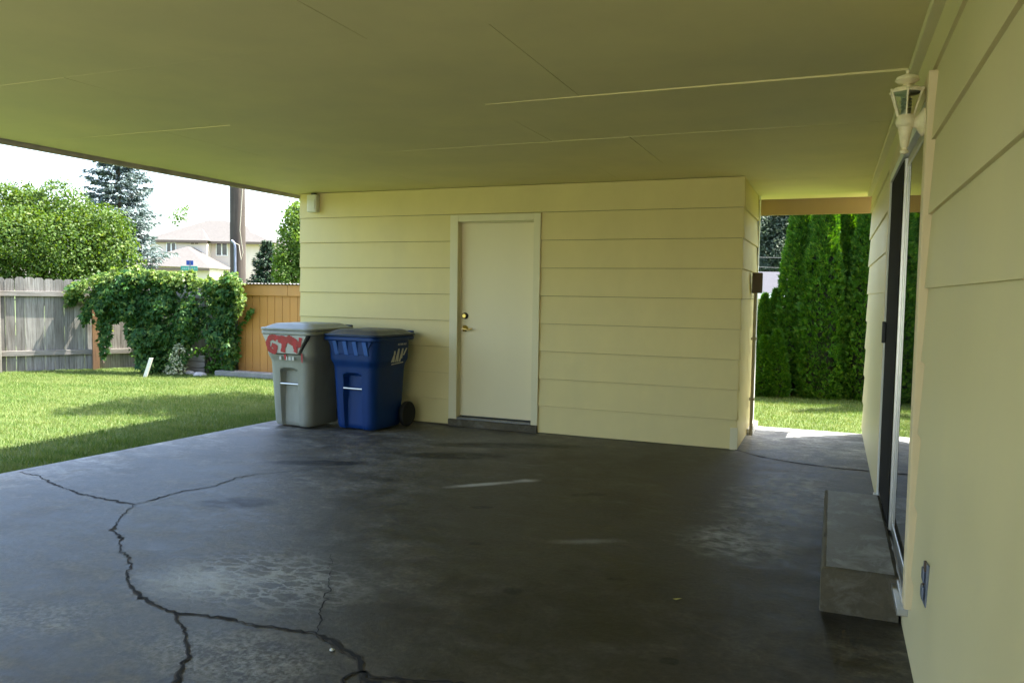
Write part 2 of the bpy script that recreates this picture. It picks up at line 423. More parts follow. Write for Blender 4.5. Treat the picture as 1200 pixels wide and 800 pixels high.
# ------------------------------------------------------------------ mesh builder
class MB:
    def __init__(s):
        s.v = []; s.f = []; s.mi = []
    def add(s, vs, fs, mi=0):
        o = len(s.v)
        s.v += [tuple(p) for p in vs]
        s.f += [tuple(i + o for i in f) for f in fs]
        s.mi += [mi] * len(fs)
    def box(s, x0, x1, y0, y1, z0, z1, mi=0):
        s.add([(x0, y0, z0), (x1, y0, z0), (x1, y1, z0), (x0, y1, z0), (x0, y0, z1), (x1, y0, z1), (x1, y1, z1), (x0, y1, z1)],
              [(0, 3, 2, 1), (4, 5, 6, 7), (0, 1, 5, 4), (1, 2, 6, 5), (2, 3, 7, 6), (3, 0, 4, 7)], mi)
    def obox(s, o, a, b, c, mi=0):
        """box from corner o with edge vectors a, b, c (right-handed)"""
        o, a, b, c = map(Vector, (o, a, b, c))
        p = [o, o + a, o + a + b, o + b]; p += [q + c for q in p]
        s.add(p, [(0, 3, 2, 1), (4, 5, 6, 7), (0, 1, 5, 4), (1, 2, 6, 5), (2, 3, 7, 6), (3, 0, 4, 7)], mi)
    def loft(s, secs, mi=0, cap0=True, cap1=True):
        n = len(secs[0]); vs = [p for sec in secs for p in sec]; fs = []
        for i in range(len(secs) - 1):
            for j in range(n):
                a = i * n + j; b = i * n + (j + 1) % n
                fs.append((a, b, b + n, a + n))
        if cap0: fs.append(tuple(reversed(range(n))))
        if cap1: fs.append(tuple(range((len(secs) - 1) * n, len(secs) * n)))
        s.add(vs, fs, mi)
    def lathe(s, prof, c=(0, 0, 0), n=24, mi=0, axis='z'):
        secs = []
        for r, z in prof:
            sec = []
            for j in range(n):
                a = 2 * math.pi * j / n
                x, y = r * math.cos(a), r * math.sin(a)
                p = (x, y, z) if axis == 'z' else ((z, x, y) if axis == 'x' else (y, z, x))
                sec.append((p[0] + c[0], p[1] + c[1], p[2] + c[2]))
            secs.append(sec)
        s.loft(secs, mi)
    def tube(s, pts, r, n=10, mi=0):
        pts = [Vector(p) for p in pts]
        rs = r if isinstance(r, (list, tuple)) else [r] * len(pts)
        secs = []; ref = None
        for i, p in enumerate(pts):
            t = (pts[min(i + 1, len(pts) - 1)] - pts[max(i - 1, 0)]).normalized()
            if ref is None:
                ref = t.orthogonal().normalized()
            ref = (ref - t * ref.dot(t)).normalized()
            b = t.cross(ref)
            secs.append([tuple(p + (ref * math.cos(2 * math.pi * j / n) + b * math.sin(2 * math.pi * j / n)) * rs[i]) for j in range(n)])
        s.loft(secs, mi)
    def ribbon(s, pts, w, nrm, mi=0, z=0.0, closed=False):
        pts = [Vector(p) for p in pts]; nrm = Vector(nrm)
        ws = w if isinstance(w, (list, tuple)) else [w] * len(pts)
        vs = []
        for i, p in enumerate(pts):
            t = (pts[min(i + 1, len(pts) - 1)] - pts[max(i - 1, 0)]).normalized()
            b = nrm.cross(t).normalized() * ws[i] * .5
            vs += [p + b + nrm * z, p - b + nrm * z]
        s.add(vs, [(2 * i, 2 * i + 1, 2 * i + 3, 2 * i + 2) for i in range(len(pts) - 1)], mi)
    def build(s, name, mats, parent=None, smooth=None, bevel=0.0, seg=2):
        me = bpy.data.meshes.new(name)
        me.from_pydata(s.v, [], s.f)
        if not isinstance(mats, (list, tuple)): mats = [mats]
        for q in mats: me.materials.append(q)
        me.polygons.foreach_set('material_index', s.mi)
        if smooth is not None:
            me.polygons.foreach_set('use_smooth', [True] * len(me.polygons))
            me.set_sharp_from_angle(angle=R(smooth))
        me.update()
        o = bpy.data.objects.new(name, me)
        COL.objects.link(o)
        if parent is not None: o.parent = parent
        if bevel:
            b = o.modifiers.new('bevel', 'BEVEL'); b.width = bevel; b.segments = seg; b.limit_method = 'ANGLE'; b.angle_limit = R(40)
            b.harden_normals = False
        return o
def tag(o, label=None, cat=None, group=None, kind=None):
    if label: o['label'] = label
    if cat: o['category'] = cat
    if group: o['group'] = group
    if kind: o['kind'] = kind
    return o
def empty(name, label, cat, loc=(0, 0, 0), rz=0, group=None):
    o = bpy.data.objects.new(name, None); COL.objects.link(o)
    o.empty_display_size = .2
    o.location = loc; o.rotation_euler = (0, 0, rz)
    return tag(o, label, cat, group)
def np_mesh(name, V, F, mats, parent=None, smooth=False):
    me = bpy.data.meshes.new(name)
    V = np.asarray(V, np.float32); F = np.asarray(F, np.int32)
    n, kf = F.shape
    me.vertices.add(len(V)); me.vertices.foreach_set('co', V.ravel())
    me.loops.add(n * kf); me.loops.foreach_set('vertex_index', F.ravel())
    me.polygons.add(n)
    me.polygons.foreach_set('loop_start', np.arange(0, n * kf, kf, dtype=np.int32))
    me.polygons.foreach_set('loop_total', np.full(n, kf, np.int32))
    if not isinstance(mats, (list, tuple)): mats = [mats]
    for q in mats: me.materials.append(q)
    me.update(); me.validate()
    o = bpy.data.objects.new(name, me); COL.objects.link(o)
    if parent is not None: o.parent = parent
    return o
def copy_tree(o, parent=None):
    c = o.copy(); COL.objects.link(c)
    if parent is not None: c.parent = parent
    for ch in list(o.children): copy_tree(ch, c)
    return c
def unit(a):
    return a / np.maximum(np.linalg.norm(a, axis=1, keepdims=True), 1e-9)
def leaves_np(P, D, Nn, L, Wd, fold=.25):
    """one folded rhombus per point: base P, axis D, normal Nn, length L, width Wd"""
    D = unit(D); B = unit(np.cross(D, Nn)); N2 = np.cross(B, D)
    L = L[:, None]; Wd = Wd[:, None]
    v0 = P; v2 = P + D * L - N2 * L * .12
    md = P + D * L * .45 + N2 * Wd * fold
    v1 = md + B * Wd * .5; v3 = md - B * Wd * .5
    V = np.stack([v0, v1, v2, v3], 1).reshape(-1, 3)
    F = np.arange(len(P) * 4).reshape(-1, 4)
    return V, F
def join_np(parts):
    Vs, Fs, o = [], [], 0
    for V, F in parts:
        Vs.append(V); Fs.append(F + o); o += len(V)
    return np.concatenate(Vs), np.concatenate(Fs)

# ================================================================== THE GROUND
# lawn sheet reaching the horizon
lw = MB(); lw.add([(-400, -400, -.045), (400, -400, -.045), (400, 400, -.045), (-400, 400, -.045)], [(0, 1, 2, 3)])
tag(lw.build('ground', M['lawn']), kind='structure')

# carport slab with its cracks
fl = MB()
edge = [(-5.35, -9.9), (-4.86, -3.75), (-4.58, 0.05), (-4.58, 1.40)]
poly = edge + [(1.35, 1.44), (1.35, -9.9)]
N_ = len(poly)
fl.add([(x, y, 0) for x, y in poly] + [(x, y, -.12) for x, y in poly],
       [tuple(reversed(range(N_)))] + [(i, (i + 1) % N_, (i + 1) % N_ + N_, i + N_) for i in range(N_)])
def crack(pts, w0, w1, seed, rough=.02, edge=True):
    rnd = random.Random(seed)
    pts = [Vector((x, y, 0)) for x, y in pts]
    dense = []
    for a, b in zip(pts, pts[1:]):
        n = max(2, int((b - a).length / .022))
        t = (b - a).normalized(); nn = Vector((-t.y, t.x, 0))
        for i in range(n):
            j = 0 if i == 0 else rnd.gauss(0, rough * .36)
            dense.append(a.lerp(b, i / n) + nn * j)
    dense.append(pts[-1])
    L = len(dense)
    ws = []; lo = 1.0
    for i in range(L):
        if rnd.random() < .3: lo = rnd.choice((.45, .7, .9, 1.2, 1.7))
        ws.append(max(.0012, (w0 + (w1 - w0) * i / L) * lo * rnd.uniform(.7, 1.3)))
    if edge:
        fl.ribbon(dense, [w * rnd.uniform(1.2, 2.4) + .002 for w in ws], (0, 0, 1), 2, .0028)
    fl.ribbon(dense, ws, (0, 0, 1), 1, .0045)
main = [(-4.772, -3.33), (-4.537, -3.336), (-4.30, -3.44), (-4.114, -3.495), (-3.808, -3.576), (-3.509, -3.60), (-3.291, -3.61), (-3.197, -3.758), (-3.075, -3.939), (-2.952, -4.063), (-2.80, -4.13), (-2.759, -4.191), (-2.639, -4.291), (-2.50, -4.35), (-2.475, -4.389), (-2.39, -4.45)]
main2 = [(-2.39, -4.45), (-2.354, -4.507), (-2.255, -4.585), (-2.1, -4.677), (-1.923, -4.747), (-1.77, -4.777), (-1.581, -4.731), (-1.335, -4.731), (-1.111, -4.693), (-.971, -4.748), (-.835, -4.805), (-.761, -4.896), (-.709, -4.915), (-.602, -4.888), (-.397, -4.823), (-.15, -4.86), (.1, -4.83)]
crack(main, .0036, .006, 1); crack(main2, .0085, .011, 2, .014)
crack([(-3.291, -3.61), (-3.274, -3.441), (-3.276, -3.221), (-3.18, -3.044), (-3.223, -2.785), (-3.158, -2.633), (-3.003, -2.434), (-2.75, -2.2)], .0045, .0015, 3)
crack([(-1.77, -4.777), (-1.694, -4.838), (-1.576, -4.911), (-1.468, -5.011), (-1.379, -5.122), (-1.311, -5.229), (-1.2, -5.5)], .006, .009, 4)
crack([(-.761, -4.896), (-.79, -4.948), (-.77, -5.02), (-.7, -5.2)], .010, .010, 5)
crack([(-.761, -4.896), (-.70, -4.95), (-.654, -4.935)], .011, .009, 6)
crack([(-1.105, -4.69), (-1.188, -4.553), (-1.268, -4.417), (-1.36, -4.26), (-1.459, -4.095), (-1.606, -3.887)], .004, .0025, 7, .03, False)
crack([(.008, -.021), (.232, -.237), (.516, -.363), (.813, -.43), (1.085, -.433)], .010, .008, 8, .008)
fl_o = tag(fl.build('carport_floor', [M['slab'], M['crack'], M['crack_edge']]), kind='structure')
# unseen sunlit drive behind the viewer, added to bounce light under the roof
dr = MB(); dr.box(-5.2, 7.5, -34, -9.93, -.12, -.015)
tag(dr.build('unseen_driveway', M['unseen_driveway']), kind='structure')

# grass blades where the lawn is seen
rng = np.random.default_rng(7)
def in_slab(x, y):
    e = np.interp(y, [-9.9, -3.75, .05, 1.40], [-5.35, -4.86, -4.58, -4.58])
    return (x > e - .005) & (y < 1.42)
def grass(n, x0, x1, y0, y1, hmin, hmax):
    x = rng.uniform(x0, x1, n); y = rng.uniform(y0, y1, n)
    keep = ~in_slab(x, y)
    # fence line on the left
    t = (y - 1.307) / (2.443 - 1.307); fx = -11.66 + t * (.79)
    keep &= ~((x < fx) & (y < 3.2)) & ~((y > 2.95) & (x < -1.5))
    e_ = np.interp(y, [-9.9, -3.75, .05, 1.40], [-5.35, -4.86, -4.58, -4.58]) - x
    bald = np.sin(y * 5.1) + np.sin(y * 13.7 + 1) * .8 + np.sin(y * 31 + 2) * .5
    keep &= ~((e_ > 0) & (e_ < .035 + .02 * bald) & (y < 1.4) & (rng.uniform(0, 1, len(x)) < .75))
    x, y = x[keep], y[keep]; n = len(x)
    P = np.stack([x, y, np.full(n, -.046)], 1)
    a = rng.uniform(0, 2 * np.pi, n); tilt = rng.uniform(.05, .75, n)
    D = np.stack([np.cos(a) * tilt, np.sin(a) * tilt, np.ones(n)], 1)
    b = a + rng.uniform(-1, 1, n) + np.pi
    Nn = np.stack([np.cos(b), np.sin(b), np.full(n, .2)], 1)
    L = rng.uniform(hmin, hmax, n); Wd = rng.uniform(.003, .0055, n)
    return leaves_np(P, D, Nn, L, Wd, .1)
gv, gf = join_np([grass(330000, -12.5, -4.55, -5.0, 3.1, .026, .052), grass(50000, -1.2, 2.2, 1.40, 4.6, .026, .052),
                  grass(9000, -5.3, -4.55, -5.0, .3, .035, .075)])
tag(np_mesh('grass', gv, gf, M['grass']), kind='stuff', label='short mown green grass around the concrete slab', cat='grass')

# ================================================================== SIDING
H = 2.44
PIT = H / 9
def siding(mb, o, d, nrm, spans, z0, z1, pitch=PIT, lip=.017, top=.004, mi=0, gap=0.0):
    """lapped boards: o base point, d unit run direction, nrm outward; spans = list of (s0, s1, za, zb)"""
    o, d, nrm = Vector(o), Vector(d), Vector(nrm)
    for (s0, s1, za, zb) in spans:
        k = 0
        while z0 + k * pitch < zb - 1e-4:
            lo = z0 + k * pitch; hi = lo + pitch
            a, b = max(lo, za), min(hi - (gap if hi < zb - .01 else 0), zb)
            if b - a > .004:
                tl = lambda z: lip + (top - lip) * (z - lo) / pitch
                vs = []
                for sx in (s0, s1):
                    for zz, th in ((a, 0), (a, tl(a)), (b, tl(b)), (b, 0)):
                        p = o + d * sx + nrm * th; vs.append((p.x, p.y, zz))
                fs = [(0, 1, 2, 3), (7, 6, 5, 4), (1, 5, 6, 2), (0, 4, 5, 1), (3, 2, 6, 7), (0, 3, 7, 4)]
                mb.add(vs, fs, mi)
            k += 1

# ================================================================== STORAGE ROOM (facing wall)
GX = -4.755
store = empty('storage_room', 'cream lap-sided storage room at the back of the carport', 'storage room', (0, 0, 0))
w = MB()
DX0, DX1, DZ = -2.865, -1.905, 2.148
siding(w, (GX, 0, 0), (1, 0, 0), (0, -1, 0),
       [(0, DX0 - GX, .015, H - .006), (DX1 - GX, -GX + .012, .005, H - .006), (DX0 - GX, DX1 - GX, DZ, H - .006)], 0, H, lip=.022, top=.006, gap=.0035)
w.box(GX, DX0, 0, .09, .0, H - .006, 1); w.box(DX1, 0, 0, .09, 0, H - .006, 1); w.box(DX0, DX1, 0, .09, DZ, H - .006, 1)
front = w.build('wall', [M['siding'], M['lap_shade_backing']], store)
w = MB()
siding(w, (0, 0, 0), (0, 1, 0), (1, 0, 0), [(-.012, 1.43, .01, H - .006)], .0, H, lip=.022, gap=.005)
w.box(-.09, 0, .092, 1.43, 0, H - .006, 1)
w.build('wall', [M['siding'], M['lap_shade_backing']], store)
w = MB()
siding(w, (GX, 1.43, 0), (0, -1, 0), (-1, 0, 0), [(0, 1.43, -.04, H - .006)], 0, H)
w.box(GX, GX + .09, .092, 1.43, -.04, H - .006)
siding(w, (0, 1.43, 0), (-1, 0, 0), (0, 1, 0), [(0, -GX, -.04, H - .006)], 0, H)
w.box(GX + .092, -.092, 1.34, 1.43, -.04, H - .006)
w.build('wall', M['siding'], store)
# corner block and base trim at the passage
w = MB(); w.box(-.045, .022, -.026, -.0175, 0, .20)
w.build('corner_trim', M['trim'], store, bevel=.003)
w = MB(); w.box(.018, .075, .84, 1.445, 0, .055); w.box(.0185, .030, 1.36, 1.446, .056, H - .01)
w.build('base_trim', M['white_trim'], store, bevel=.003)
# door frame (jambs + head with stop), threshold, slab door
w = MB()
for x0, x1 in ((DX0 - .012, DX0 + .078), (DX1 - .060, DX1 + .012)):
    w.box(x0, x1, -.034, .03, .072, DZ + .012)
w.box(DX0 + .079, DX1 - .061, -.034, .03, DZ - .058, DZ + .0115)
w.box(DX0 + .066, DX0 + .084, .0305, .10, .08, DZ - .05); w.box(DX1 - .066, DX1 - .048, .0305, .10, .08, DZ - .05)
w.box(DX0 + .085, DX1 - .067, .0305, .10, DZ - .068, DZ - .05)
w.build('door_frame', M['trim'], store, bevel=.004)
w = MB()
w.box(DX0 - .010, DX1 + .010, -.05, .10, .0, .070)
w.box(DX0 + .08, DX1 - .062, -.028, .02, .0705, .092, 1)
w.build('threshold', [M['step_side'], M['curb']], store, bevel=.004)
w = MB(); w.box(DX0 + .086, DX1 - .068, .040, .082, .104, DZ - .0705)
edoor = w.build('entry_door', M['door'], store, bevel=.003)
w = MB(); w.box(DX0 + .088, DX1 - .070, .044, .075, .0935, .1035)
w.build('door_sweep', M['black_plastic'], edoor)
KX = DX0 + .135
w = MB(); w.lathe([(.034, .0395), (.034, .030), (.028, .024)], (KX, 0, 1.135), 24, 0, 'y')
w.lathe([(.022, .0238), (.022, .012), (.017, .008)], (KX, 0, 1.135), 20, 1, 'y')
w.box(KX - .003, KX + .003, .0065, .0085, 1.125, 1.145, 0)
w.build('deadbolt', [M['dark_bronze'], M['brass']], edoor, 35)
w = MB(); w.lathe([(.034, .0395), (.033, .032), (.022, .026), (.013, .020), (.013, -.012)], (KX, 0, 1.005), 24, 0, 'y')
w.tube([(KX - .004, -.014, 1.005), (KX + .02, -.018, 1.003), (KX + .05, -.018, .995), (KX + .08, -.016, 1.000), (KX + .108, -.012, 1.012)], [.013, .012, .009, .008, .005], 12)
w.build('lever_handle', M['brass'], edoor, 50)

# little white sensor box high on the wall
bx = empty('chime_box', 'small off-white plastic box high on the far wall corner', 'sensor box', (-4.545, -.018, 2.32))
w = MB(); w.box(-.062, .062, -.075, 0, -.095, .095); w.build('case', M['plastic_white'], bx, bevel=.012, seg=3)
w = MB(); w.box(-.045, .045, -.082, -.0755, -.07, .04); w.build('cover', M['plastic_white'], bx, bevel=.003)
w = MB(); w.box(-.02, .02, -.05, .0, .0955, .112); w.build('bracket', M['dark_bronze'], bx)

# brown electrical box on a conduit, passage side
jb = empty('junction_box', 'dark brown electrical box on a thin conduit beside the passage', 'electrical box', (.06, .83, 0))
w = MB(); w.box(-.03, .060, -.045, .05, 1.415, 1.61); w.build('case', M['brown_metal'], jb, bevel=.006)
w = MB(); w.box(-.033, .063, -.052, -.0455, 1.412, 1.613); w.build('cover', M['brown_metal'], jb, bevel=.003)
w = MB(); w.tube([(0, 0, 0.0), (0, 0, 1.414)], .017, 12); w.build('conduit', M['conduit_tan'], jb, 40)
for zz in (.35, .95):
    w = MB(); w.box(-.028, .022, -.022, .022, zz, zz + .025); w.build('strap', M['conduit_tan'], jb, bevel=.002)

# ================================================================== CARPORT ROOF
RX0, RX1, RY0, RY1 = -4.85, 1.095, -9.15, 1.86
roof = empty('carport_roof', 'flat cream-painted carport roof with panelled ceiling', 'carport roof', (0, 0, 0))
w = MB()
rnd = random.Random(5)
rows = [RY1 - .02, .29, -.86, -2.005, -3.16, -4.36, -5.55, -6.75, -7.95, RY0]
joints = [[-2.3], [-3.0, -1.1], [-.54, -2.95], [-1.09, -3.5], [-2.9, -.53], [-1.09, -3.5], [-.5, -2.9], [-1.1, -3.5], [-.5, -2.9]]
SAG = {(3, 2): (-.0045, -.0075, .001, 0), (4, 1): (-.001, -.0005, -.003, -.0015), (3, 0): (-.0006, -.002, 0, .001), (3, 1): (-.0022, -.0016, .0, .0), (2, 1): (-.0006, -.0028, .0, 0), (4, 2): (-.0005, 0, -.0005, .0025), (2, 0): (.003, .0005, 0, 0), (5, 0): (0, 0, .001, .001)}
for i in range(len(rows) - 1):
    y1, y0 = rows[i], rows[i + 1]
    xs = [RX0] + sorted(joints[i]) + [RX1]
    for pi_, (x0, x1) in enumerate(zip(xs, xs[1:])):
        g = .0016
        # corner heights: sheets sag a few millimetres where the nails have let go
        dz = SAG.get((i, pi_), [rnd.uniform(-.002, .002) for _ in range(4)])
        nx = 12
        vs, fs = [], []
        sag = rnd.uniform(0, .0015); ph = rnd.uniform(0, 6)
        for jj, yy in enumerate((y0 + g, y1 - g)):
            for ii in range(nx + 1):
                t = ii / nx; xx = x0 + g + (x1 - x0 - 2 * g) * t
                z = H + (dz[0 + 2 * jj] * (1 - t) + dz[1 + 2 * jj] * t) - (sag * max(0, math.sin(t * 5 + ph)) if jj == 1 else 0)
                vs.append((xx, yy, z))
        n1 = nx + 1
        vs += [(x, y, z + .012) for x, y, z in vs]
        for ii in range(nx):
            fs.append((ii, ii + n1, ii + n1 + 1, ii + 1))
            fs.append((2 * n1 + ii, 2 * n1 + ii + 1, 3 * n1 + ii + 1, 3 * n1 + ii))
            fs.append((ii, ii + 1, 2 * n1 + ii + 1, 2 * n1 + ii))
            fs.append((n1 + ii, 3 * n1 + ii, 3 * n1 + ii + 1, n1 + ii + 1))
        fs.append((0, 2 * n1, 3 * n1, n1)); fs.append((nx, n1 + nx, 3 * n1 + nx, 2 * n1 + nx))
        w.add(vs, fs)
w.build('ceiling', M['ceiling'], roof)
w = MB(); w.box(RX0 - .012, RX1 + .2, RY0, RY1, 2.462, 2.60); w.build('roof_deck', M['deck_roof'], roof)
w = MB(); w.box(RX0 - .040, RX0 - .013, RY0, RY1 + .03, 2.402, 2.625)
w.build('fascia', M['fascia'], roof, bevel=.003)
w = MB(); w.box(RX0 - .012, RX1 + .2, RY1 + .001, RY1 + .04, 2.272, 2.625); w.build('header', M['header'], roof, bevel=.004)
w = MB(); w.box(RX0 - .012, RX1 + .2, RY0 - .04, RY0 - .001, 2.33, 2.625); w.build('fascia', M['fascia'], roof, bevel=.004)
w = MB(); w.box(1.050, 1.0945, -9.0, 1.42, 2.396, 2.434); w.build('ceiling_trim', M['trim'], roof, bevel=.004)

# ================================================================== HOUSE (right wall)
HX = 1.10
house = empty('house', 'cream lap-sided house wall with sliding door along the right', 'house', (HX, 0, 0))
def hb(): return MB()
PY0, PY1, PZ0, PZ1 = -3.90, -1.90, .17, 2.13
w = MB()
zb = .065
HY0, HY1 = -11.5, 1.43
siding(w, (0, HY1, 0), (0, -1, 0), (-1, 0, 0),
       [(0, HY1 - PY1, .0, H + .1), (HY1 - PY0, HY1 - HY0, .0, H + .1), (HY1 - PY1, HY1 - PY0, PZ1, H + .1), (HY1 - PY1, HY1 - PY0, .0, PZ0 - .03)], zb - PIT, H)
w.box(0, .12, HY0, PY0, 0, H + .1); w.box(0, .12, PY1, HY1, 0, H + .1); w.box(0, .12, PY0, PY1, PZ1, H + .1); w.box(0, .12, PY0, PY1, 0, PZ0 - .03)
w.build('wall', M['siding_sky_tinted'], house)
w = MB()
siding(w, (0, HY1, 0), (1, 0, 0), (0, 1, 0), [(0, 7, -.04, H + .1)], zb - PIT, H)
w.box(.121, 7, HY1 - .12, HY1, -.04, H + .1)
w.box(.121, 7, HY0, HY0 + .12, -.04, H + .1)
w.box(6.88, 7, HY0 + .121, HY1 - .121, -.04, H + .1)
w.build('wall', M['siding_sky_tinted'], house)
# roof of the house: low gable
w = MB()
zr = 2.63; e = .12
vs = [(.03, HY0 - .3, zr), (7.4, HY0 - .3, zr), (7.4, HY1 + .12, zr), (.03, HY1 + .12, zr), (3.6, HY0 - .3, zr + 1.0), (3.6, HY1 + .12, zr + 1.0)]
w.add(vs, [(0, 4, 5, 3), (1, 2, 5, 4), (0, 1, 4), (3, 5, 2), (0, 3, 2, 1)])
w.build('roof', M['grey_roof'], house)
# casing round the sliding door
w = MB()
w.box(-.036, -.0005, PY0 - .085, PY0 + .0, .20, PZ1 + .085)
w.box(-.036, -.0005, PY1, PY1 + .085, .20, PZ1 + .085)
w.box(-.036, -.0005, PY0 + .001, PY1 - .001, PZ1 + .001, PZ1 + .085)
w.build('door_casing', M['wood_trim'], house, bevel=.005)
# sliding door: frame, fixed glass leaf, screen leaf
w = MB()
w.box(-.012, .09, PY0 + .002, PY0 + .03, PZ0, PZ1 - .001); w.box(-.034, .09, PY1 - .03, PY1 - .002, PZ0, PZ1 - .001)
w.box(-.034, .09, PY0 + .031, PY1 - .031, PZ1 - .045, PZ1 - .001)
sdoor = w.build('sliding_door', M['white_trim'], house, bevel=.003)
w = MB()
w.box(-.052, .09, PY0 + .002, PY1 - .002, PZ0 - .028, PZ0 - .001)
w.box(-.033, -.026, PY0 + .041, PY1 - .041, PZ0 - .0005, PZ0 + .018); w.box(.0, .008, PY0 + .041, PY1 - .041, PZ0 - .0005, PZ0 + .018); w.box(.03, .038, PY0 + .041, PY1 - .041, PZ0 - .0005, PZ0 + .018)
w.build('track', M['silver'], sdoor, bevel=.002)
w = MB()
MY = -2.86
for a, b in ((PY0 + .031, PY0 + .065), (MY - .022, MY + .022)):
    w.box(-.010, .045, a, b, PZ0 + .02, PZ1 - .047)
w.box(-.010, .045, PY0 + .066, MY - .023, PZ0 + .02, PZ0 + .075); w.box(-.010, .045, PY0 + .066, MY - .023, PZ1 - .095, PZ1 - .047)
w.build('sash', M['silver'], sdoor, bevel=.003)
w = MB(); w.box(-.006, .0, PY0 + .062, MY - .021, PZ0 + .085, PZ1 - .10); w.build('glass_pane', M['door_glass'], sdoor)
w = MB()
for a, b in ((MY + .025, MY + .055), (PY1 - .070, PY1 - .032)):
    w.box(-.020, .008, a, b, PZ0 + .02, PZ1 - .047)
w.box(-.020, .008, MY + .056, PY1 - .071, PZ0 + .02, PZ0 + .07); w.box(-.020, .008, MY + .056, PY1 - .071, PZ1 - .09, PZ1 - .047)
w.build('screen_frame', [M['silver']], sdoor, bevel=.002)
w = MB(); w.box(-.024, -.0205, MY + .058, PY1 - .036, PZ0 + .025, PZ1 - .052); w.build('screen', M['screen'], sdoor)
w = MB(); w.box(-.046, -.0245, PY1 - .085, PY1 - .055, 1.11, 1.24); w.build('handle', M['black_plastic'], sdoor, bevel=.004)
w = MB(); w.box(.20, .22, PY0 - .2, PY1 + .2, .05, H); w.build('curtain', M['curtain'], house)

# concrete step in front of the sliding door
w = MB()
rs = random.Random(3)
nx, ny = 8, 26
X0, X1, Y0, Y1, ZT = .765, 1.083, -3.60, -2.08, .198
vs, fs = [], []
def jit(x, y, z, a=.004): return (x + rs.uniform(-a, a), y + rs.uniform(-a, a), z + rs.uniform(-a, a) * .6)
ring = [(X0 + (X1 - X0) * i / nx, Y0) for i in range(nx)] + [(X1, Y0 + (Y1 - Y0) * i / ny) for i in range(ny)] + [(X1 - (X1 - X0) * i / nx, Y1) for i in range(nx)] + [(X0, Y1 - (Y1 - Y0) * i / ny) for i in range(ny)]
secs = []
for z, inset, a in ((-.02, 0, .001), (.0, 0, .003), (.06, .002, .003), (.12, .003, .003), (ZT - .014, .004, .004), (ZT - .003, .010, .003), (ZT, .022, .001)):
    cx, cyy = (X0 + X1) / 2, (Y0 + Y1) / 2
    secs.append([jit(cx + (x - cx) * (1 - inset / .16), cyy + (y - cyy) * (1 - inset / .76), z, a) for x, y in ring])
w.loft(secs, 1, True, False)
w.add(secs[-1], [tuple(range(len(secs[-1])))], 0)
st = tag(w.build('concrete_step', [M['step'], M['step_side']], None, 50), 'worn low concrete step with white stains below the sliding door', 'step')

# wall lantern
lan = empty('wall_lantern', 'aged cream carriage lantern on the wall above the sliding door', 'lantern', (1.0, -3.90, 0))
w = MB()
w.lathe([(.052, .0655), (.052, .058), (.040, .048), (.022, .036), (.016, .020), (.014, -.004)], (0, 0, 2.045), 24, 0, 'x')
w.build('bracket', M['lantern'], lan, 45)
w = MB(); w.lathe([(.0, 1.928), (.013, 1.932), (.017, 1.940), (.010, 1.948), (.010, 1.954), (.013, 1.957), (.026, 2.030), (.031, 2.034), (.034, 2.045), (.034, 2.062), (.030, 2.068), (.030, 2.074)], n=24)
w.build('tail', M['lantern'], lan, 40)
ZB, ZTp, rb, rt = 2.074, 2.160, .031, .058
w = MB(); wg = MB()
hexa = [(math.cos(2 * math.pi * (j + .5) / 6), math.sin(2 * math.pi * (j + .5) / 6)) for j in range(6)]
for cx_, cy_ in hexa:
    w.tube([(cx_ * rb, cy_ * rb, ZB), (cx_ * rt, cy_ * rt, ZTp)], .0035, 8)
for j in range(6):
    (ax, ay), (bx_, by_) = hexa[j], hexa[(j + 1) % 6]
    w.tube([(ax * rt, ay * rt, ZTp), (bx_ * rt, by_ * rt, ZTp)], .0045, 8)
    k_ = .96
    wg.add([(ax * rb * k_, ay * rb * k_, ZB + .002), (bx_ * rb * k_, by_ * rb * k_, ZB + .002), (bx_ * rt * k_, by_ * rt * k_, ZTp - .002), (ax * rt * k_, ay * rt * k_, ZTp - .002),
            (ax * rb * .92, ay * rb * .92, ZB + .002), (bx_ * rb * .92, by_ * rb * .92, ZB + .002), (bx_ * rt * .92, by_ * rt * .92, ZTp - .002), (ax * rt * .92, ay * rt * .92, ZTp - .002)],
           [(0, 1, 2, 3), (7, 6, 5, 4), (0, 4, 5, 1), (3, 2, 6, 7)])
    w.lathe([(.0, ZTp + .001), (.007, ZTp + .003), (.007, ZTp + .008), (0, ZTp + .012)], (ax * (rt + .002), ay * (rt + .002), 0), 8)
w.build('cage', M['lantern'], lan, 40)
wg.build('glass_pane', M['lamp_glass'], lan)
w = MB(); w.lathe([(.056, ZTp + .004), (.055, ZTp + .010), (.040, ZTp + .018), (.018, ZTp + .022), (.014, ZTp + .030), (.030, ZTp + .034), (.042, ZTp + .044), (.038, ZTp + .056), (.020, ZTp + .064), (.006, ZTp + .067), (.006, ZTp + .074), (.009, ZTp + .078), (.006, ZTp + .084), (0, ZTp + .086)], n=28)
w.build('cap', M['lantern'], lan, 40)
w = MB(); hel = []
for i in range(70):
    a = i / 69 * 2 * math.pi * 3.5
    hel.append((.015 * math.cos(a), .015 * math.sin(a), 2.098 + .042 * i / 69))
w.tube(hel, .0048, 8); w.lathe([(.014, 2.070), (.017, 2.078), (.017, 2.094), (.012, 2.098)], n=16)
w.build('bulb', M['bulb'], lan, 50)

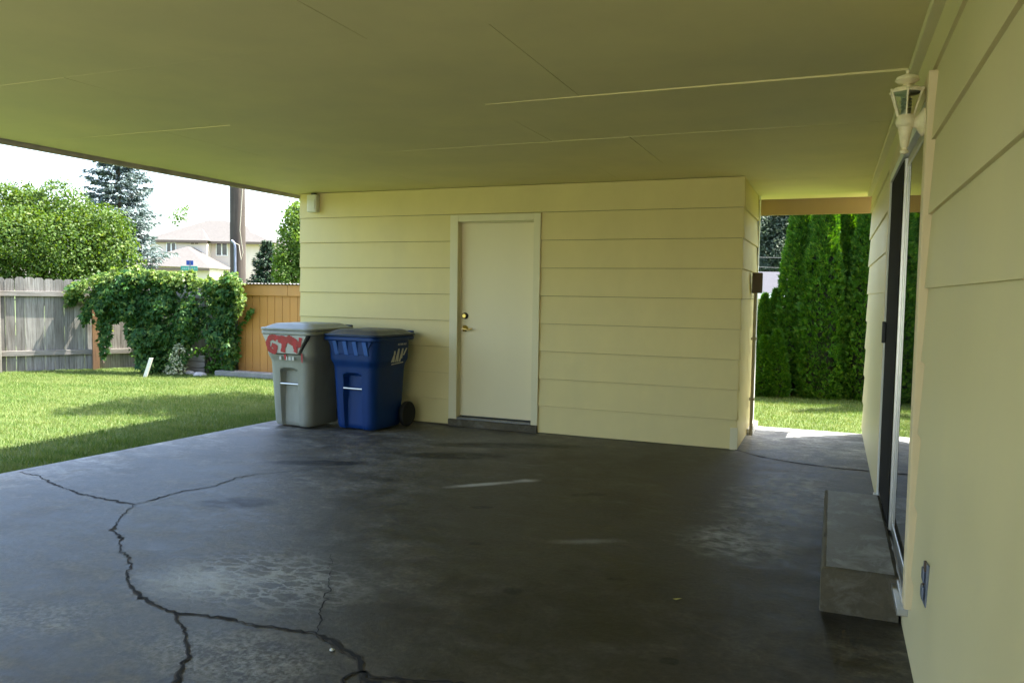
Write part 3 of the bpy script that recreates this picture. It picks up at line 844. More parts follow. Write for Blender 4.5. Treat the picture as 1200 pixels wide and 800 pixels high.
# torn-open weatherproof outlet on the right wall
ou = empty('wall_outlet', 'weathered grey metal power outlet low on the right wall', 'outlet', (1.088, -4.42, .455))
w = MB(); w.add([(-.006, -.045, -.065), (-.006, .048, -.075), (-.006, .052, .06), (-.006, -.04, .072), (.003, -.045, -.065), (.003, .048, -.075), (.003, .052, .06), (.003, -.04, .072)],
                [(0, 1, 2, 3), (7, 6, 5, 4), (0, 4, 5, 1), (1, 5, 6, 2), (2, 6, 7, 3), (3, 7, 4, 0)])
w.build('plate', M['galv'], ou, bevel=.002)
w = MB(); w.box(-.015, -.0065, -.026, .024, -.05, -.006); w.build('cover', M['galv'], ou, bevel=.005)
w = MB(); w.box(-.014, -.0065, -.026, .024, .008, .05); w.build('cover', M['galv'], ou, bevel=.005)
w = MB(); w.box(-.012, -.0062, -.036, -.029, .05, .085); w.build('hinge', M['brown_metal'], ou)
w = MB(); w.lathe([(.004, -.013), (.004, -.006)], (0, -.01, .002), 10, 0, 'x'); w.build('screw', M['brown_metal'], ou)

# ================================================================== WHEELED CARTS
def rrect(wd, dp, r, n=7, cx=0, cy_=0):
    pts = []
    for qx, qy, a0 in ((1, -1, -90), (1, 1, 0), (-1, 1, 90), (-1, -1, 180)):
        for i in range(n + 1):
            a = R(a0 + 90 * i / n)
            pts.append((cx + qx * (wd / 2 - r) + r * math.cos(a), cy_ + qy * (dp / 2 - r) + r * math.sin(a)))
    # subdivide straight runs
    out = []
    for a, b in zip(pts, pts[1:] + pts[:1]):
        L = math.hypot(b[0] - a[0], b[1] - a[1]); k = max(1, int(L / .02))
        for i in range(k): out.append((a[0] + (b[0] - a[0]) * i / k, a[1] + (b[1] - a[1]) * i / k))
    return out
def smooth01(t): t = max(0, min(1, t)); return t * t * (3 - 2 * t)
def make_cart(name, label, loc, rz, kind):
    blue = kind == 'blue'
    T = 1.0 if blue else 1.05
    body_m = M['cart_blue'] if blue else M['cart_grey']; lid_m = M['cart_blue_lid'] if blue else M['cart_grey_lid']
    root = empty(name, label, 'wheeled cart', loc, rz, 'wheeled carts against the storage wall')
    ZC = .655 * T; ZR = .89 * T
    base = rrect(1, 1, .16, 9)          # unit outline, scaled per height
    def dims(z):
        if z < ZC - .03 * T: t = z / ZC; return .455 + .065 * t, .520 + .07 * t
        if z < ZC + .05 * T: t = smooth01((z - ZC + .03 * T) / (.08 * T)); return .520 + .055 * t, .588 + .045 * t
        t = (z - ZC) / (ZR - ZC); return .572 + .02 * t, .630 + .02 * t
    zs = [.02, .03, .045] + [.06 + (ZR - .06) * i / 64 for i in range(65)]
    secs = []
    pz = .56 * T; 
    nb = len(base)
    for z in zs:
        wd, dp = dims(z); sec = []
        rr = 1 - .05 * max(0, (.06 - z) / .04) ** 2
        for ux, uy in base:
            x, y = ux * wd * rr, uy * dp * rr
            if uy < -.40:                      # front pocket with the lifting bar
                hx = smooth01((.112 - abs(x)) / .022)
                hz = smooth01((pz + .02 * (1 - (x / .11) ** 2) - z) / .035)
                dep = .075 - .045 * (1 - z / pz)
                y += hx * hz * max(.02, dep)
            if uy > .40 and z < .26 * T:       # axle hollow at the back
                y -= .09 * smooth01((.26 * T - z) / .05)
            sec.append((x, y, z))
        secs.append(sec)
    b = MB(); b.loft(secs); b.build('body', body_m, root, 38)
    # rim
    rim = MB(); secs = []
    for z, ex in ((ZR - .002, .0), (ZR - .002, .022), (ZR + .006, .03), (ZR + .032, .03), (ZR + .040, .024), (ZR + .042, 0)):
        secs.append([(x, y, z) for x, y in rrect(.594 + 2 * ex, .652 + 2 * ex, .075, 7)])
    n = min(len(s_) for s_ in secs); 
    def resample(sec, n):
        P = np.array(sec + [sec[0]]); d = np.r_[0, np.cumsum(np.linalg.norm(np.diff(P, axis=0), axis=1))]
        t = np.linspace(0, d[-1], n, endpoint=False)
        return [tuple(float(np.interp(q, d, P[:, i])) for i in range(3)) for q in t]
    rim.loft([resample(s_, 120) for s_ in secs]); rim.build('rim', body_m, root, 40)
    # lid
    lz = ZR + .044; lid = MB(); secs = []
    for z, ex, cyo in ((lz, .0, 0), (lz, .034, 0), (lz + .012, .036, 0), (lz + .020, .030, 0), (lz + .022, .005, .0), (lz + .050, -.045, .01), (lz + .060, -.075, .012), (lz + .066, -.16, .015), (lz + .068, -.28, .015)):
        secs.append(resample([(x, y, z) for x, y in rrect(.60 + 2 * ex, .665 + 2 * ex, max(.015, .075 + ex * .25), 7, 0, .005 + cyo)], 120))
    lid.loft(secs)
    lo = lid.build('lid', lid_m, root, 35)
    # hinge and handle at the back
    h = MB()
    for sx in (-1, 1):
        h.tube([(sx * .22, .34, ZR + .02), (sx * .22, .40, ZR + .045), (sx * .22, .425, ZR + .065)], [.020, .017, .015], 10)
    h.tube([(-.235, .425, ZR + .066), (.235, .425, ZR + .066)], .016, 12)
    h.build('handle', M['black_plastic'] if not blue else body_m, root, 45)
    # wheels and axle
    for sx in (-1, 1):
        t = MB(); t.lathe([(.075, -.028), (.118, -.026), (.127, -.014), (.127, .014), (.118, .026), (.075, .028)], (sx * .272, .265, .127), 32, 0, 'x')
        wo_ = t.build('wheel', M['rubber'], root, 40)
        t = MB(); t.lathe([(.0, -.02), (.074, -.024), (.074, .024), (0, .02)], (sx * .272, .265, .127), 24, 0, 'x')
        t.build('hub', M['black_plastic'], wo_, 40)
    t = MB(); t.tube([(-.24, .265, .127), (.24, .265, .127)], .011, 10); t.build('axle', M['silver'], root, 45)
    # bar
    zb_ = .42 * T; wd, dp = dims(zb_)
    t = MB(); t.tube([(-.112, -dp / 2 + .012, zb_), (.112, -dp / 2 + .012, zb_)], .011, 12); t.build('lift_bar', M['silver'], root, 45)
    wdc, dpc = dims(ZR - .05)
    yf = -dpc / 2
    if blue:
        t = MB()
        for i in range(4):                    # ribs under the front rim
            x = -.195 + .118 * i
            t.add([(x, yf - .030, ZR - .004), (x + .05, yf - .030, ZR - .004), (x + .062, yf - .004, ZR - .135), (x + .012, yf - .004, ZR - .135),
                   (x, yf + .012, ZR - .004), (x + .05, yf + .012, ZR - .004), (x + .062, yf + .012, ZR - .150), (x + .012, yf + .012, ZR - .150)],
                  [(0, 3, 2, 1), (4, 5, 6, 7), (0, 1, 5, 4), (1, 2, 6, 5), (2, 3, 7, 6), (3, 0, 4, 7)])
        t.build('front_rib', M['cart_blue_rib'], root, bevel=.006, seg=3)
        t = MB(); t.add([(-.26, yf - .010, ZR - .004), (.26, yf - .010, ZR - .004), (.19, yf - .006, ZR - .128), (-.20, yf - .006, ZR - .128), (-.26, yf + .01, ZR - .004), (.26, yf + .01, ZR - .004), (.19, yf + .01, ZR - .128), (-.20, yf + .01, ZR - .128)],
                        [(0, 3, 2, 1), (4, 5, 6, 7), (0, 1, 5, 4), (1, 2, 6, 5), (2, 3, 7, 6), (3, 0, 4, 7)])
        t.build('front_panel', M['cart_blue'], root, bevel=.004)
        # white striped slanted emblem with an underline and a faint line of characters on the right side
        xs_ = wdc / 2 - .002
        t = MB()
        def P2(a, c): return (xs_ + .004 + (c - (ZR - .1)) * .03, a, c)
        z0e, z1e, y0e = ZR - .215, ZR - .085, -.055
        for i in range(7):
            a0 = y0e + .034 * i; sl = .055 if i % 2 == 0 else .02
            top = z1e - (.045 if i == 0 else .02 if i == 1 else 0) 
            bot = z0e + (.0 if i < 5 else .03 * (i - 4))
            t.add([P2(a0, bot), P2(a0 + .027, bot), P2(a0 + sl + .027, top), P2(a0 + sl, top)], [(0, 1, 2, 3)])
        t.add([P2(y0e + .01, z0e - .026), P2(y0e + .215, z0e - .014), P2(y0e + .215, z0e - .004), P2(y0e + .01, z0e - .016)], [(0, 1, 2, 3)])
        for i, (a0, wch) in enumerate(((.06, .012), (.085, .016), (.115, .012), (.135, .016), (.165, .012), (.19, .014))):
            t.add([P2(a0, ZR - .052), P2(a0 + wch, ZR - .051), P2(a0 + wch + .003, ZR - .032), P2(a0 + .003, ZR - .033)], [(0, 1, 2, 3)])
        t.build('emblem', M['white_mark'], root)
    else:
        # pale trapezoid panel, dark reveal, red sprayed scrawl, worn white digits
        t = MB()
        def trap(g, y): return [(-.275 - g, y, ZR - .004), (.275 + g, y, ZR - .004), (.165 + g * .7, y + .012, ZR - .185 - g), (-.175 - g * .7, y + .012, ZR - .185 - g)]
        a = trap(0, yf - .034); c = trap(0, yf + .02)
        c[0] = (c[0][0], yf + .02, c[0][2])
        t.add(a + c, [(0, 3, 2, 1), (4, 5, 6, 7), (0, 1, 5, 4), (1, 2, 6, 5), (2, 3, 7, 6), (3, 0, 4, 7)])
        pn = t.build('front_panel', M['cart_panel'], root, bevel=.004)
        t = MB(); a = trap(.014, yf - .010); c = trap(.014, yf + .02)
        t.add(a + c, [(0, 3, 2, 1), (4, 5, 6, 7), (0, 1, 5, 4), (1, 2, 6, 5), (2, 3, 7, 6), (3, 0, 4, 7)])
        t.build('panel_reveal', M['black_plastic'], root)
        t = MB()
        def PU(u, v_): # u 0..1 across, v 0..1 up
            z = ZR - .178 + .165 * v_
            return (-.215 + .41 * u, yf - .034 + .012 * (ZR - .004 - z) / .181, z)
        def stroke(pts, wd_, off):
            dn = []
            for i in range(len(pts) - 1):
                p0 = pts[max(i - 1, 0)]; p1 = pts[i]; p2 = pts[i + 1]; p3 = pts[min(i + 2, len(pts) - 1)]
                for j in range(6):
                    q = j / 6
                    f_ = lambda a, b, c_, d: .5 * (2 * b + (c_ - a) * q + (2 * a - 5 * b + 4 * c_ - d) * q * q + (3 * b - a - 3 * c_ + d) * q ** 3)
                    dn.append((f_(p0[0], p1[0], p2[0], p3[0]), f_(p0[1], p1[1], p2[1], p3[1])))
            dn.append(pts[-1])
            t.ribbon([PU(*q) for q in dn], [wd_ * (1 + .15 * math.sin(i * .9) + .12 * math.sin(i * 2.7 + off * 3000)) for i in range(len(dn))], (0, -1, -.06), 0, off)
        stroke([(.30, .80), (.17, .92), (.05, .72), (.03, .40), (.10, .12), (.22, .06), (.26, .30), (.14, .45)], .052, .0035)
        stroke([(.16, .90), (.40, .88), (.60, .84), (.74, .93)], .050, .0042)
        stroke([(.36, .80), (.52, .60), (.50, .30), (.48, .03)], .054, .0049)
        stroke([(.50, .55), (.66, .72), (.82, .52), (.88, .22), (.86, .05)], .044, .0056)
        stroke([(.70, .90), (.84, .80), (.96, .52), (.99, .36)], .042, .0063)
        stroke([(1.04, .95), (1.02, .70), (.99, .40)], .036, .0070)
        t.build('red_graffiti', M['red_paint'], pn)
        yq = -dims(ZC + .06)[1] / 2 - .012
        zq = ZR - .25
        for x in (-.085, -.01, .035, .075):
            t = MB(); t.add([(x, yq, zq), (x + .028, yq, zq), (x + .028, yq, zq + .034), (x, yq, zq + .034)], [(0, 1, 2, 3)])
            t.build('worn_digit', M['white_mark'], root)
        t = MB(); t.ribbon([(-.01, yq - .002, zq + .055), (-.006, yq - .002, zq + .02), (-.004, yq - .002, zq - .002)], [.03, .022, .008], (0, -1, 0))
        t.build('paint_drip', M['red_paint'], root)
        t = MB(); t.ribbon([(.20, yq - .001, zq + .07), (.203, yq - .001, zq + .02), (.205, yq - .001, zq - .02)], [.018, .022, .01], (0, -1, 0))
        t.build('paint_drip', M['red_paint'], root)
    return root
make_cart('wheeled_cart', 'pale grey wheeled garbage cart with red graffiti on its front', (-4.19, -.63, 0), R(-3), 'grey')
make_cart('wheeled_cart', 'dark blue wheeled recycling cart with ribbed front and white striped emblem', (-3.53, -.50, 0), R(-4), 'blue')

# small things on the floor
w = MB(); c = on(793, 702, 2, .003)
w.add([(c.x - .02, c.y, .004), (c.x, c.y - .012, .006), (c.x + .024, c.y + .004, .012), (c.x + .002, c.y + .014, .005)], [(0, 1, 2, 3)])
tag(w.build('fallen_leaf', M['fallen_leaf']), 'tiny yellow fallen leaf on the dark concrete floor', 'leaf')
w = MB(); c = on(389, 762, 2, .0)
w.lathe([(0, 0), (.008, .001), (.010, .005), (.006, .009), (0, .010)], (c.x, c.y, 0), 9)
tag(w.build('pebble', M['white_mark'], None, 60), 'tiny white pebble beside the floor crack', 'pebble')

# ================================================================== FENCE, SHED, YARD CLUTTER
FA, FB = Vector((-14.6, -2.92, 0)), Vector((-10.35, 3.20, 0))
FC = Vector((-8.30, 3.10, 0))
def fence(name, label, A, B, top, post_at, seed, inner):
    rnd = random.Random(seed)
    root = empty(name, label, 'fence', (0, 0, 0))
    d = (B - A); L = d.length; d.normalize(); n = Vector((d.y, -d.x, 0)) * (1 if inner else -1)   # towards the yard
    bw = .140; mb = MB(); s = 0
    while s < L - .02:
        ww = min(bw * rnd.uniform(.93, 1.05), L - s)
        z0 = -.04 + rnd.uniform(0, .02); z1 = top + rnd.uniform(-.018, .016)
        lean = rnd.uniform(-.004, .004); off = rnd.uniform(0, .006); gap = rnd.choice((.001, .0015, .002, .004))
        o = A + d * s + n * off
        prof = [(gap / 2, z0), (ww - gap / 2, z0), (ww - gap / 2 + lean, z1 - .03), (ww - gap / 2 - .028 + lean, z1), (gap / 2 + .028 + lean, z1), (gap / 2 + lean, z1 - .03)]
        vs = [tuple(o + d * u + Vector((0, 0, z))) for u, z in prof] + [tuple(o - n * .018 + d * u + Vector((0, 0, z))) for u, z in prof]
        mb.add(vs, [(0, 1, 2, 3, 4, 5) if not inner else (0, 1, 2, 3, 4, 5), (11, 10, 9, 8, 7, 6)] + [(i, i + 6, (i + 1) % 6 + 6, (i + 1) % 6) for i in range(6)])
        s += ww
    mb.build('boards', M['fence'], root)
    for zz in (.225, 1.20):
        r_ = MB(); r_.obox(A + n * .008 + Vector((0, 0, zz)), d * L, n * .04, Vector((0, 0, .085)) )
        r_.build('rail', M['fence_rail'], root, bevel=.004)
    for s_, mm, hh, wdt in post_at:
        p_ = MB(); p_.obox(A + d * (s_ - wdt / 2) + n * .049 + Vector((0, 0, -.05)), d * wdt, n * .09, Vector((0, 0, hh + .05)))
        p_.build('post', mm, root, bevel=.005)
    return root
L1 = (FB - FA).length
def s_on(px, py):
    q = on(px, py, 2, -.03); return (q - FA).dot((FB - FA).normalized())
fence('wooden_fence', 'weathered grey board fence with rails along the left of the lawn', FA, FB, 1.50,
      [(s_on(-2, 436), M['post_pale'], 1.47, .10), (s_on(113, 433), M['post_brown'], 1.15, .10), (s_on(-2, 436) - 2.4, M['post_pale'], 1.47, .10)], 11, True)
fence('wooden_fence', 'grey board fence mostly hidden behind the creeper beside the tan shed', FB + Vector((.05, .02, 0)), FC, 1.42, [(1.75, M['post_pale'], 1.3, .09)], 12, True)

# tan shed with corrugated roof
sh = empty('tan_shed', 'low tan-painted board shed with corrugated roof beside the fence', 'shed', (-8.30, 3.0, 0))
w = MB(); x = 0.0
while x < 3.2:
    w.box(x + .004, x + .146, 0, .02, -.05, 1.33); x += .15
w.box(0, 3.2, .0205, .05, -.05, 1.33)
w.box(0, .03, .051, 1.8, -.05, 1.33); w.box(3.17, 3.2, .051, 1.8, -.05, 1.33); w.box(0.031, 3.169, 1.77, 1.8, -.05, 1.33)
w.build('wall', M['tan'], sh)
w = MB(); w.box(-.02, 1.02, -.03, -.001, 1.27, 1.445); w.box(1.024, 3.22, -.028, -.001, 1.27, 1.445); w.build('fascia', M['tan_trim'], sh, bevel=.004)
w = MB(); n = 150; top, bot = [], []
for i in range(n + 1):
    x = -.05 + 3.3 * i / n; z = .009 * math.sin(i / n * 3.3 / .07 * 2 * math.pi)
    top.append((x, z))
vs = []
for x, z in top: vs += [(x, -.07, 1.458 + z), (x, 1.9, 1.42 + z), (x, -.07, 1.461 + z + .003), (x, 1.9, 1.426 + z)]
fs = []
for i in range(n):
    a = 4 * i; b = a + 4
    fs += [(a, a + 1, b + 1, b), (a + 2, b + 2, b + 3, a + 3), (a, b, b + 2, a + 2)]
w.add(vs, fs); w.build('roof', M['corrugated'], sh, 60)
w = MB(); q0 = on(263, 438, 2, -.02); w.obox((-8.45, 2.62, -.06), (1.9, .05, 0), (-.005, .22, 0), (0, 0, .11))
tag(w.build('concrete_curb', M['curb'], None, bevel=.01), 'low grey concrete strip at the foot of the tan shed', 'curb')

# white downspout offcut leaning in the creeper
a = on(168.5, 442, 2, -.04); dirv = (at(177.5, 411, 12.2) - at(170, 434, 12.2))
w = MB(); t1 = dirv.normalized(); sdv = Vector((.93, .37, 0)); s2 = t1.cross(sdv).normalized()
w.obox(a, sdv * .055, s2 * -.035, dirv * 1.0)
tag(w.build('white_board', M['plastic_white'], None, bevel=.004), 'short white board leaning out of the creeper above the lawn', 'board')

# planter tub of old boards behind the pale plant
pc = on(226, 437, 2, -.03)
pl = empty('planter_box', 'weathered grey wooden planter at the foot of the creeper', 'planter', (pc.x, pc.y + .14, -.04), R(12))
w = MB()
for i in range(3):
    z = .105 * i
    w.box(-.20, .20, -.16, -.135, z + .004, z + .10); w.box(-.20, .20, .135, .16, z + .004, z + .10)
    w.box(-.20, -.175, -.134, .134, z + .004, z + .10); w.box(.175, .20, -.134, .134, z + .004, z + .10)
w.build('boards', M['planter'], pl, bevel=.004)
w = MB(); w.box(-.174, .174, -.134, .134, .02, .26); w.build('soil', M['crack_edge'], pl)
for (px, py, rr, lab) in ((222, 436, .075, 'pale flat stone in front of the grey planter, left of two'), (234, 437.5, .085, 'grey flat stone in front of the grey planter, right of two')):
    c = on(px, py + 2.5, 2, -.035); w = MB(); rs = random.Random(px)
    secs = []
    for z, k_ in ((-.02, .9), (.0, 1.0), (.035, .92), (.055, .6), (.06, .2)):
        secs.append([(c.x + rr * k_ * 1.5 * math.cos(j / 10 * 2 * math.pi) * rs.uniform(.9, 1.1), c.y + rr * k_ * math.sin(j / 10 * 2 * math.pi) * rs.uniform(.9, 1.1), -.035 + z) for j in range(10)])
    w.loft(secs); tag(w.build('garden_stone', M['rock'], None, 50), lab, 'stone', 'garden stones by the planter')

# ---- creeper over the fence
def in_poly(px, py, poly):
    inside = np.zeros(len(px), bool); j = len(poly) - 1
    for i in range(len(poly)):
        xi, yi = poly[i]; xj, yj = poly[j]
        c_ = ((yi > py) != (yj > py)) & (px < (xj - xi) * (py - yi) / (yj - yi + 1e-12) + xi)
        inside ^= c_; j = i
    return inside
VC = np.array(CAM); CFn, CRn, CUn = (np.array(v_) for v_ in (CF, CR, CU))
def unproj_plane(px, py, A, B, off):
    """points of the vertical plane through A, B shifted by off towards the yard"""
    d = (B - A).normalized(); n = Vector((d.y, -d.x, 0))
    D = CFn[None] + CRn[None] * ((px - 600) / F_PX)[:, None] - CUn[None] * ((py - 400) / F_PX)[:, None]
    nn = np.array(n); A_ = np.array(A)
    t = ((A_ - VC) @ nn + off) / (D @ nn)
    return VC + D * t[:, None], nn
VA, VB = Vector((-11.15, 2.25, 0)), Vector((-8.15, 2.95, 0))
vine = empty('climbing_creeper', 'dense green creeper sprawling over the back fence corner', 'creeper', (-9.6, 2.6, -.04))
rng = np.random.default_rng(21)
outline = [(76, 352), (80, 338), (95, 330), (112, 322), (135, 318), (160, 320), (178, 317), (200, 320), (222, 322), (240, 330), (250, 328), (258, 333), (268, 322), (279, 328), (281, 345), (277, 362), (273, 372), (277, 392), (276, 420), (268, 436), (262, 425), (258, 400), (250, 405), (243, 392), (232, 395), (222, 408), (212, 430), (196, 437), (178, 436), (163, 432), (158, 415), (152, 398), (146, 384), (138, 376), (128, 378), (128, 395), (122, 424), (118, 420), (117, 385), (113, 362), (106, 356), (104, 376), (98, 378), (97, 355), (90, 350), (82, 372), (76, 372)]
n = 60000
px = rng.uniform(70, 285, n); py = rng.uniform(312, 442, n)
k_ = in_poly(px, py, outline); px, py = px[k_], py[k_]
# clumpy thickness: leaves bulge out in rounded masses
cl = rng.uniform([76, 316], [282, 436], (90, 2)); amp = rng.uniform(.08, .42, 90)
dd = np.sqrt((px[:, None] - cl[None, :, 0]) ** 2 + (py[:, None] - cl[None, :, 1]) ** 2)
bulge = (amp[None] * np.clip(1 - (dd / 15) ** 2, 0, 1)).max(1)
keep = rng.uniform(0, 1, len(px)) < np.clip(.05 + bulge * 1.25, .03, .5)
px, py, bulge = px[keep], py[keep], bulge[keep]
depth = bulge * rng.uniform(.35, 1.05, len(px)) + .04
P, nn = unproj_plane(px, py, VA, VB, depth)
P = P + rng.normal(0, .02, P.shape)
def vine_leaves(P, rng, size):
    n = len(P)
    Nn = unit(np.array(nn)[None] * .55 + np.array([0, 0, .95])[None] + rng.normal(0, .55, (n, 3)))
    D = unit(np.cross(Nn, rng.normal(0, 1, (n, 3))) + np.array([0, 0, -.6])[None])
    out = []
    for ang, sc_l in ((0, 1.0), (.75, .85), (-.75, .85)):
        Bq = np.cross(Nn, D)
        D2 = D * math.cos(ang) + Bq * math.sin(ang)
        out.append(leaves_np(P, D2, Nn, size * sc_l, size * .48, .12))
    return join_np(out)
sz = rng.uniform(.045, .105, len(P))
V, Fq = vine_leaves(P, rng, sz)
o = np_mesh('foliage', V - np.array([-9.6, 2.6, -.04]), Fq, M['vine_leaf'], vine)
# crest leaves in a lighter green that paints the sun on them
rng = np.random.default_rng(77)
top = [(78, 345), (84, 338), (95, 331), (112, 323), (135, 319), (160, 320), (178, 317), (200, 320), (222, 322), (240, 329), (250, 328), (258, 332), (268, 322), (279, 328), (281, 345), (277, 365)]
tp = np.array(top, float); n = 1500
tt = rng.uniform(0, len(top) - 1.001, n); ii = tt.astype(int); fr = (tt - ii)[:, None]
q = tp[ii] * (1 - fr) + tp[ii + 1] * fr
q[:, 1] += np.abs(rng.normal(0, 7, n)) - 1.5; q[:, 0] += rng.normal(0, 2, n)
Pc, _ = unproj_plane(q[:, 0], q[:, 1], VA, VB, rng.uniform(.05, .4, n))
sh_ = []
for _ in range(22):                       # shoots that stick out above the crest
    i0 = rng.integers(0, len(top) - 1); t0 = rng.uniform(); b0 = tp[i0] * (1 - t0) + tp[i0 + 1] * t0
    d0 = np.array([rng.normal(0, .7), -1.0]); d0 /= np.linalg.norm(d0); Ls = rng.uniform(4, 11); m0 = 16
    tq = rng.uniform(0, 1, m0)[:, None]
    qs = b0 + d0 * Ls * tq + rng.normal(0, 1.2, (m0, 2)) * (1.1 - tq)
    sh_.append(unproj_plane(qs[:, 0], qs[:, 1], VA, VB, np.full(m0, rng.uniform(.05, .3)))[0])
Pc = np.concatenate([Pc] + sh_); n = len(Pc)
V, Fq = vine_leaves(Pc, rng, rng.uniform(.045, .09, n))
np_mesh('sunlit_foliage', V - np.array([-9.6, 2.6, -.04]), Fq, M['vine_sunlit'], vine)
w = MB(); rs = random.Random(8)
for (x0, y0, x1, y1) in ((252, 432, 256, 340), (215, 434, 200, 330), (180, 434, 170, 325), (262, 430, 268, 335), (122, 425, 118, 335), (250, 425, 238, 335)):
    pts = []
    for i in range(9):
        t = i / 8; q, _ = unproj_plane(np.array([x0 + (x1 - x0) * t + rs.uniform(-2.5, 2.5)]), np.array([y0 + (y1 - y0) * t]), VA, VB, 0)
        pts.append(Vector(q[0]) + Vector(nn) * .06 - Vector((-9.6, 2.6, -.04)))
    w.tube(pts, [.014 - .009 * i / 8 for i in range(9)], 7)
w.build('stem', M['bark'], vine, 50)
# straggling shoot over the tan shed
rng = np.random.default_rng(4)
line = [(276, 425), (279, 410), (277, 392), (281, 383), (290, 371), (296, 362)]
lp = np.array(line, float); tt = rng.uniform(0, len(line) - 1.001, 150); ii = tt.astype(int); fr = (tt - ii)[:, None]
q = lp[ii] * (1 - fr) + lp[ii + 1] * fr + rng.normal(0, 1.3, (150, 2))
P2_, _ = unproj_plane(q[:, 0], q[:, 1], Vector((-8.3, 2.96, 0)), Vector((-7, 2.96, 0)), .05)
V, Fq = vine_leaves(P2_, rng, rng.uniform(.04, .075, 150))
np_mesh('foliage', V - np.array([-9.6, 2.6, -.04]), Fq, M['fern_leaf'], vine)

def small_plant(name, label, c, clumps, n, size, m, seed, cat='plant', group=None, up=.8):
    rng = np.random.default_rng(seed)
    root = empty(name, label, cat, c, 0, group)
    parts = []
    for (dx, dy, dz, r) in clumps:
        u = unit(rng.normal(0, 1, (n, 3))); rad = r * rng.uniform(.45, 1.0, n) ** .6
        P = np.array([dx, dy, dz]) + u * rad[:, None]
        P[:, 2] = np.maximum(P[:, 2], .01)
        Nn = unit(u * .6 + np.array([0, -.2, up]) + rng.normal(0, .4, (n, 3)))
        D = unit(np.cross(Nn, rng.normal(0, 1, (n, 3))))
        parts.append(leaves_np(P, D, Nn, rng.uniform(.6, 1.2, n) * size, rng.uniform(.35, .6, n) * size))
    V, Fq = join_np(parts)
    np_mesh('foliage', V, Fq, m, root)
    w = MB()
    for (dx, dy, dz, r) in clumps: w.tube([(dx * .3, dy * .3, -.02), (dx * .7, dy * .7, dz * .6), (dx, dy, dz)], [.012, .009, .004], 6)
    w.build('stem', M['bark'], root, 50)
    return root
c = on(206, 440, 2, -.04)
small_plant('variegated_shrub', 'cream-leaved variegated shrub at the foot of the creeper', c, [(.0, .0, .10, .14), (-.13, .02, .07, .10), (.10, -.02, .12, .11), (.02, .02, .30, .13), (.03, .05, .42, .09), (-.04, .03, .24, .10)], 75, .055, M['cream_leaf'], 31)
small_plant('leafy_plant', 'bright green leafy plant spilling from the planter', (pc.x + .22, pc.y + .10, .0), [(.0, 0, .33, .12), (.14, 0, .36, .11), (-.12, -.02, .30, .10), (.22, .0, .28, .09), (.2, -.02, .15, .10), (.12, -.05, .10, .08)], 80, .07, M['fern_leaf'], 32)
c = on(257, 439, 2, -.04)
small_plant('leafy_plant', 'low green plant between the planter and the tan shed', c, [(0, .05, .10, .12), (.1, .05, .16, .10), (.13, .08, .30, .10), (-.12, .03, .07, .09), (.17, .05, .05, .09)], 70, .07, M['fern_leaf'], 33)

# ================================================================== UTILITY POLE
pb = at(279, 338, 16.0)
up = empty('utility_pole', 'brown weathered wooden utility pole behind the fence', 'utility pole', (pb.x, pb.y, -.05))
w = MB(); w.tube([(0, 0, -.2), (.0, .0, 3), (-.01, 0, 9.5)], [.155, .15, .12], 24); w.build('shaft', M['pole'], up, 60)
rv = Vector((CR.x, CR.y, 0)).normalized(); fv = Vector((CF.x, CF.y, 0)).normalized()
w = MB(); b0 = -fv * .205 + rv * .015
w.tube([b0 + Vector((0, 0, 0)), b0 + Vector((0, 0, 2.28)), b0 + Vector((0, 0, 2.34)) - rv * .02, b0 + Vector((0, 0, 2.38)) - rv * .07], [.024, .024, .027, .032], 14)
w.build('conduit', M['galv'], up, 50)
w = MB()
w.tube([b0 - rv * .05 + Vector((0, 0, 2.36)), b0 + rv * .08 + Vector((0, 0, 2.30)), b0 + rv * .12 + Vector((0, 0, 2.0)), b0 + rv * .16 + Vector((0, 0, 2.15)), b0 + rv * .10 + Vector((0, 0, 2.6)), b0 + rv * .13 + Vector((0, 0, 3.0)), rv * .17 - fv * .05 + Vector((0, 0, 4.2)), rv * .16 - fv * .05 + Vector((0, 0, 8))], .007, 8)
w.build('cable', M['conduit_tan'], up, 60)
w = MB(); w.obox(tuple(rv * -1.1 - fv * .2 + Vector((0, 0, 8.7))), tuple(rv * 2.2), tuple(fv * .09), (0, 0, .11)); w.build('crossarm', M['pole'], up)

# street sign seen over the creeper
sp = at(223, 322, 34)
ss = empty('street_sign', 'green and blue street name blades on a post beyond the creeper', 'street sign', (sp.x, sp.y, -.05))
w = MB(); w.tube([(0, 0, 0), (0, 0, 2.55)], .03, 10); w.build('post', M['galv'], ss, 50)
w = MB(); w.obox(tuple(rv * -.40 + Vector((0, 0, 2.16)) - fv * .02), tuple(rv * .72), tuple(fv * .01), (0, 0, .20)); w.build('sign_blade', M['green_sign'], ss)
w = MB(); w.obox(tuple(rv * -.16 + Vector((0, 0, 2.40)) - fv * .02), tuple(rv * .30), tuple(fv * .01), (0, 0, .20)); w.build('sign_blade', M['blue_sign'], ss)
w = MB()
for i, (a0, wch) in enumerate(((-.34, .05), (-.27, .07), (-.18, .05), (-.10, .08), (.0, .05), (.08, .06), (.17, .05), (.24, .04))):
    w.obox(tuple(rv * a0 + Vector((0, 0, 2.21)) - fv * .025), tuple(rv * wch), tuple(fv * .004), (0, 0, .09 if i % 3 else .11))
w.build('lettering', M['pale_letters'], ss)

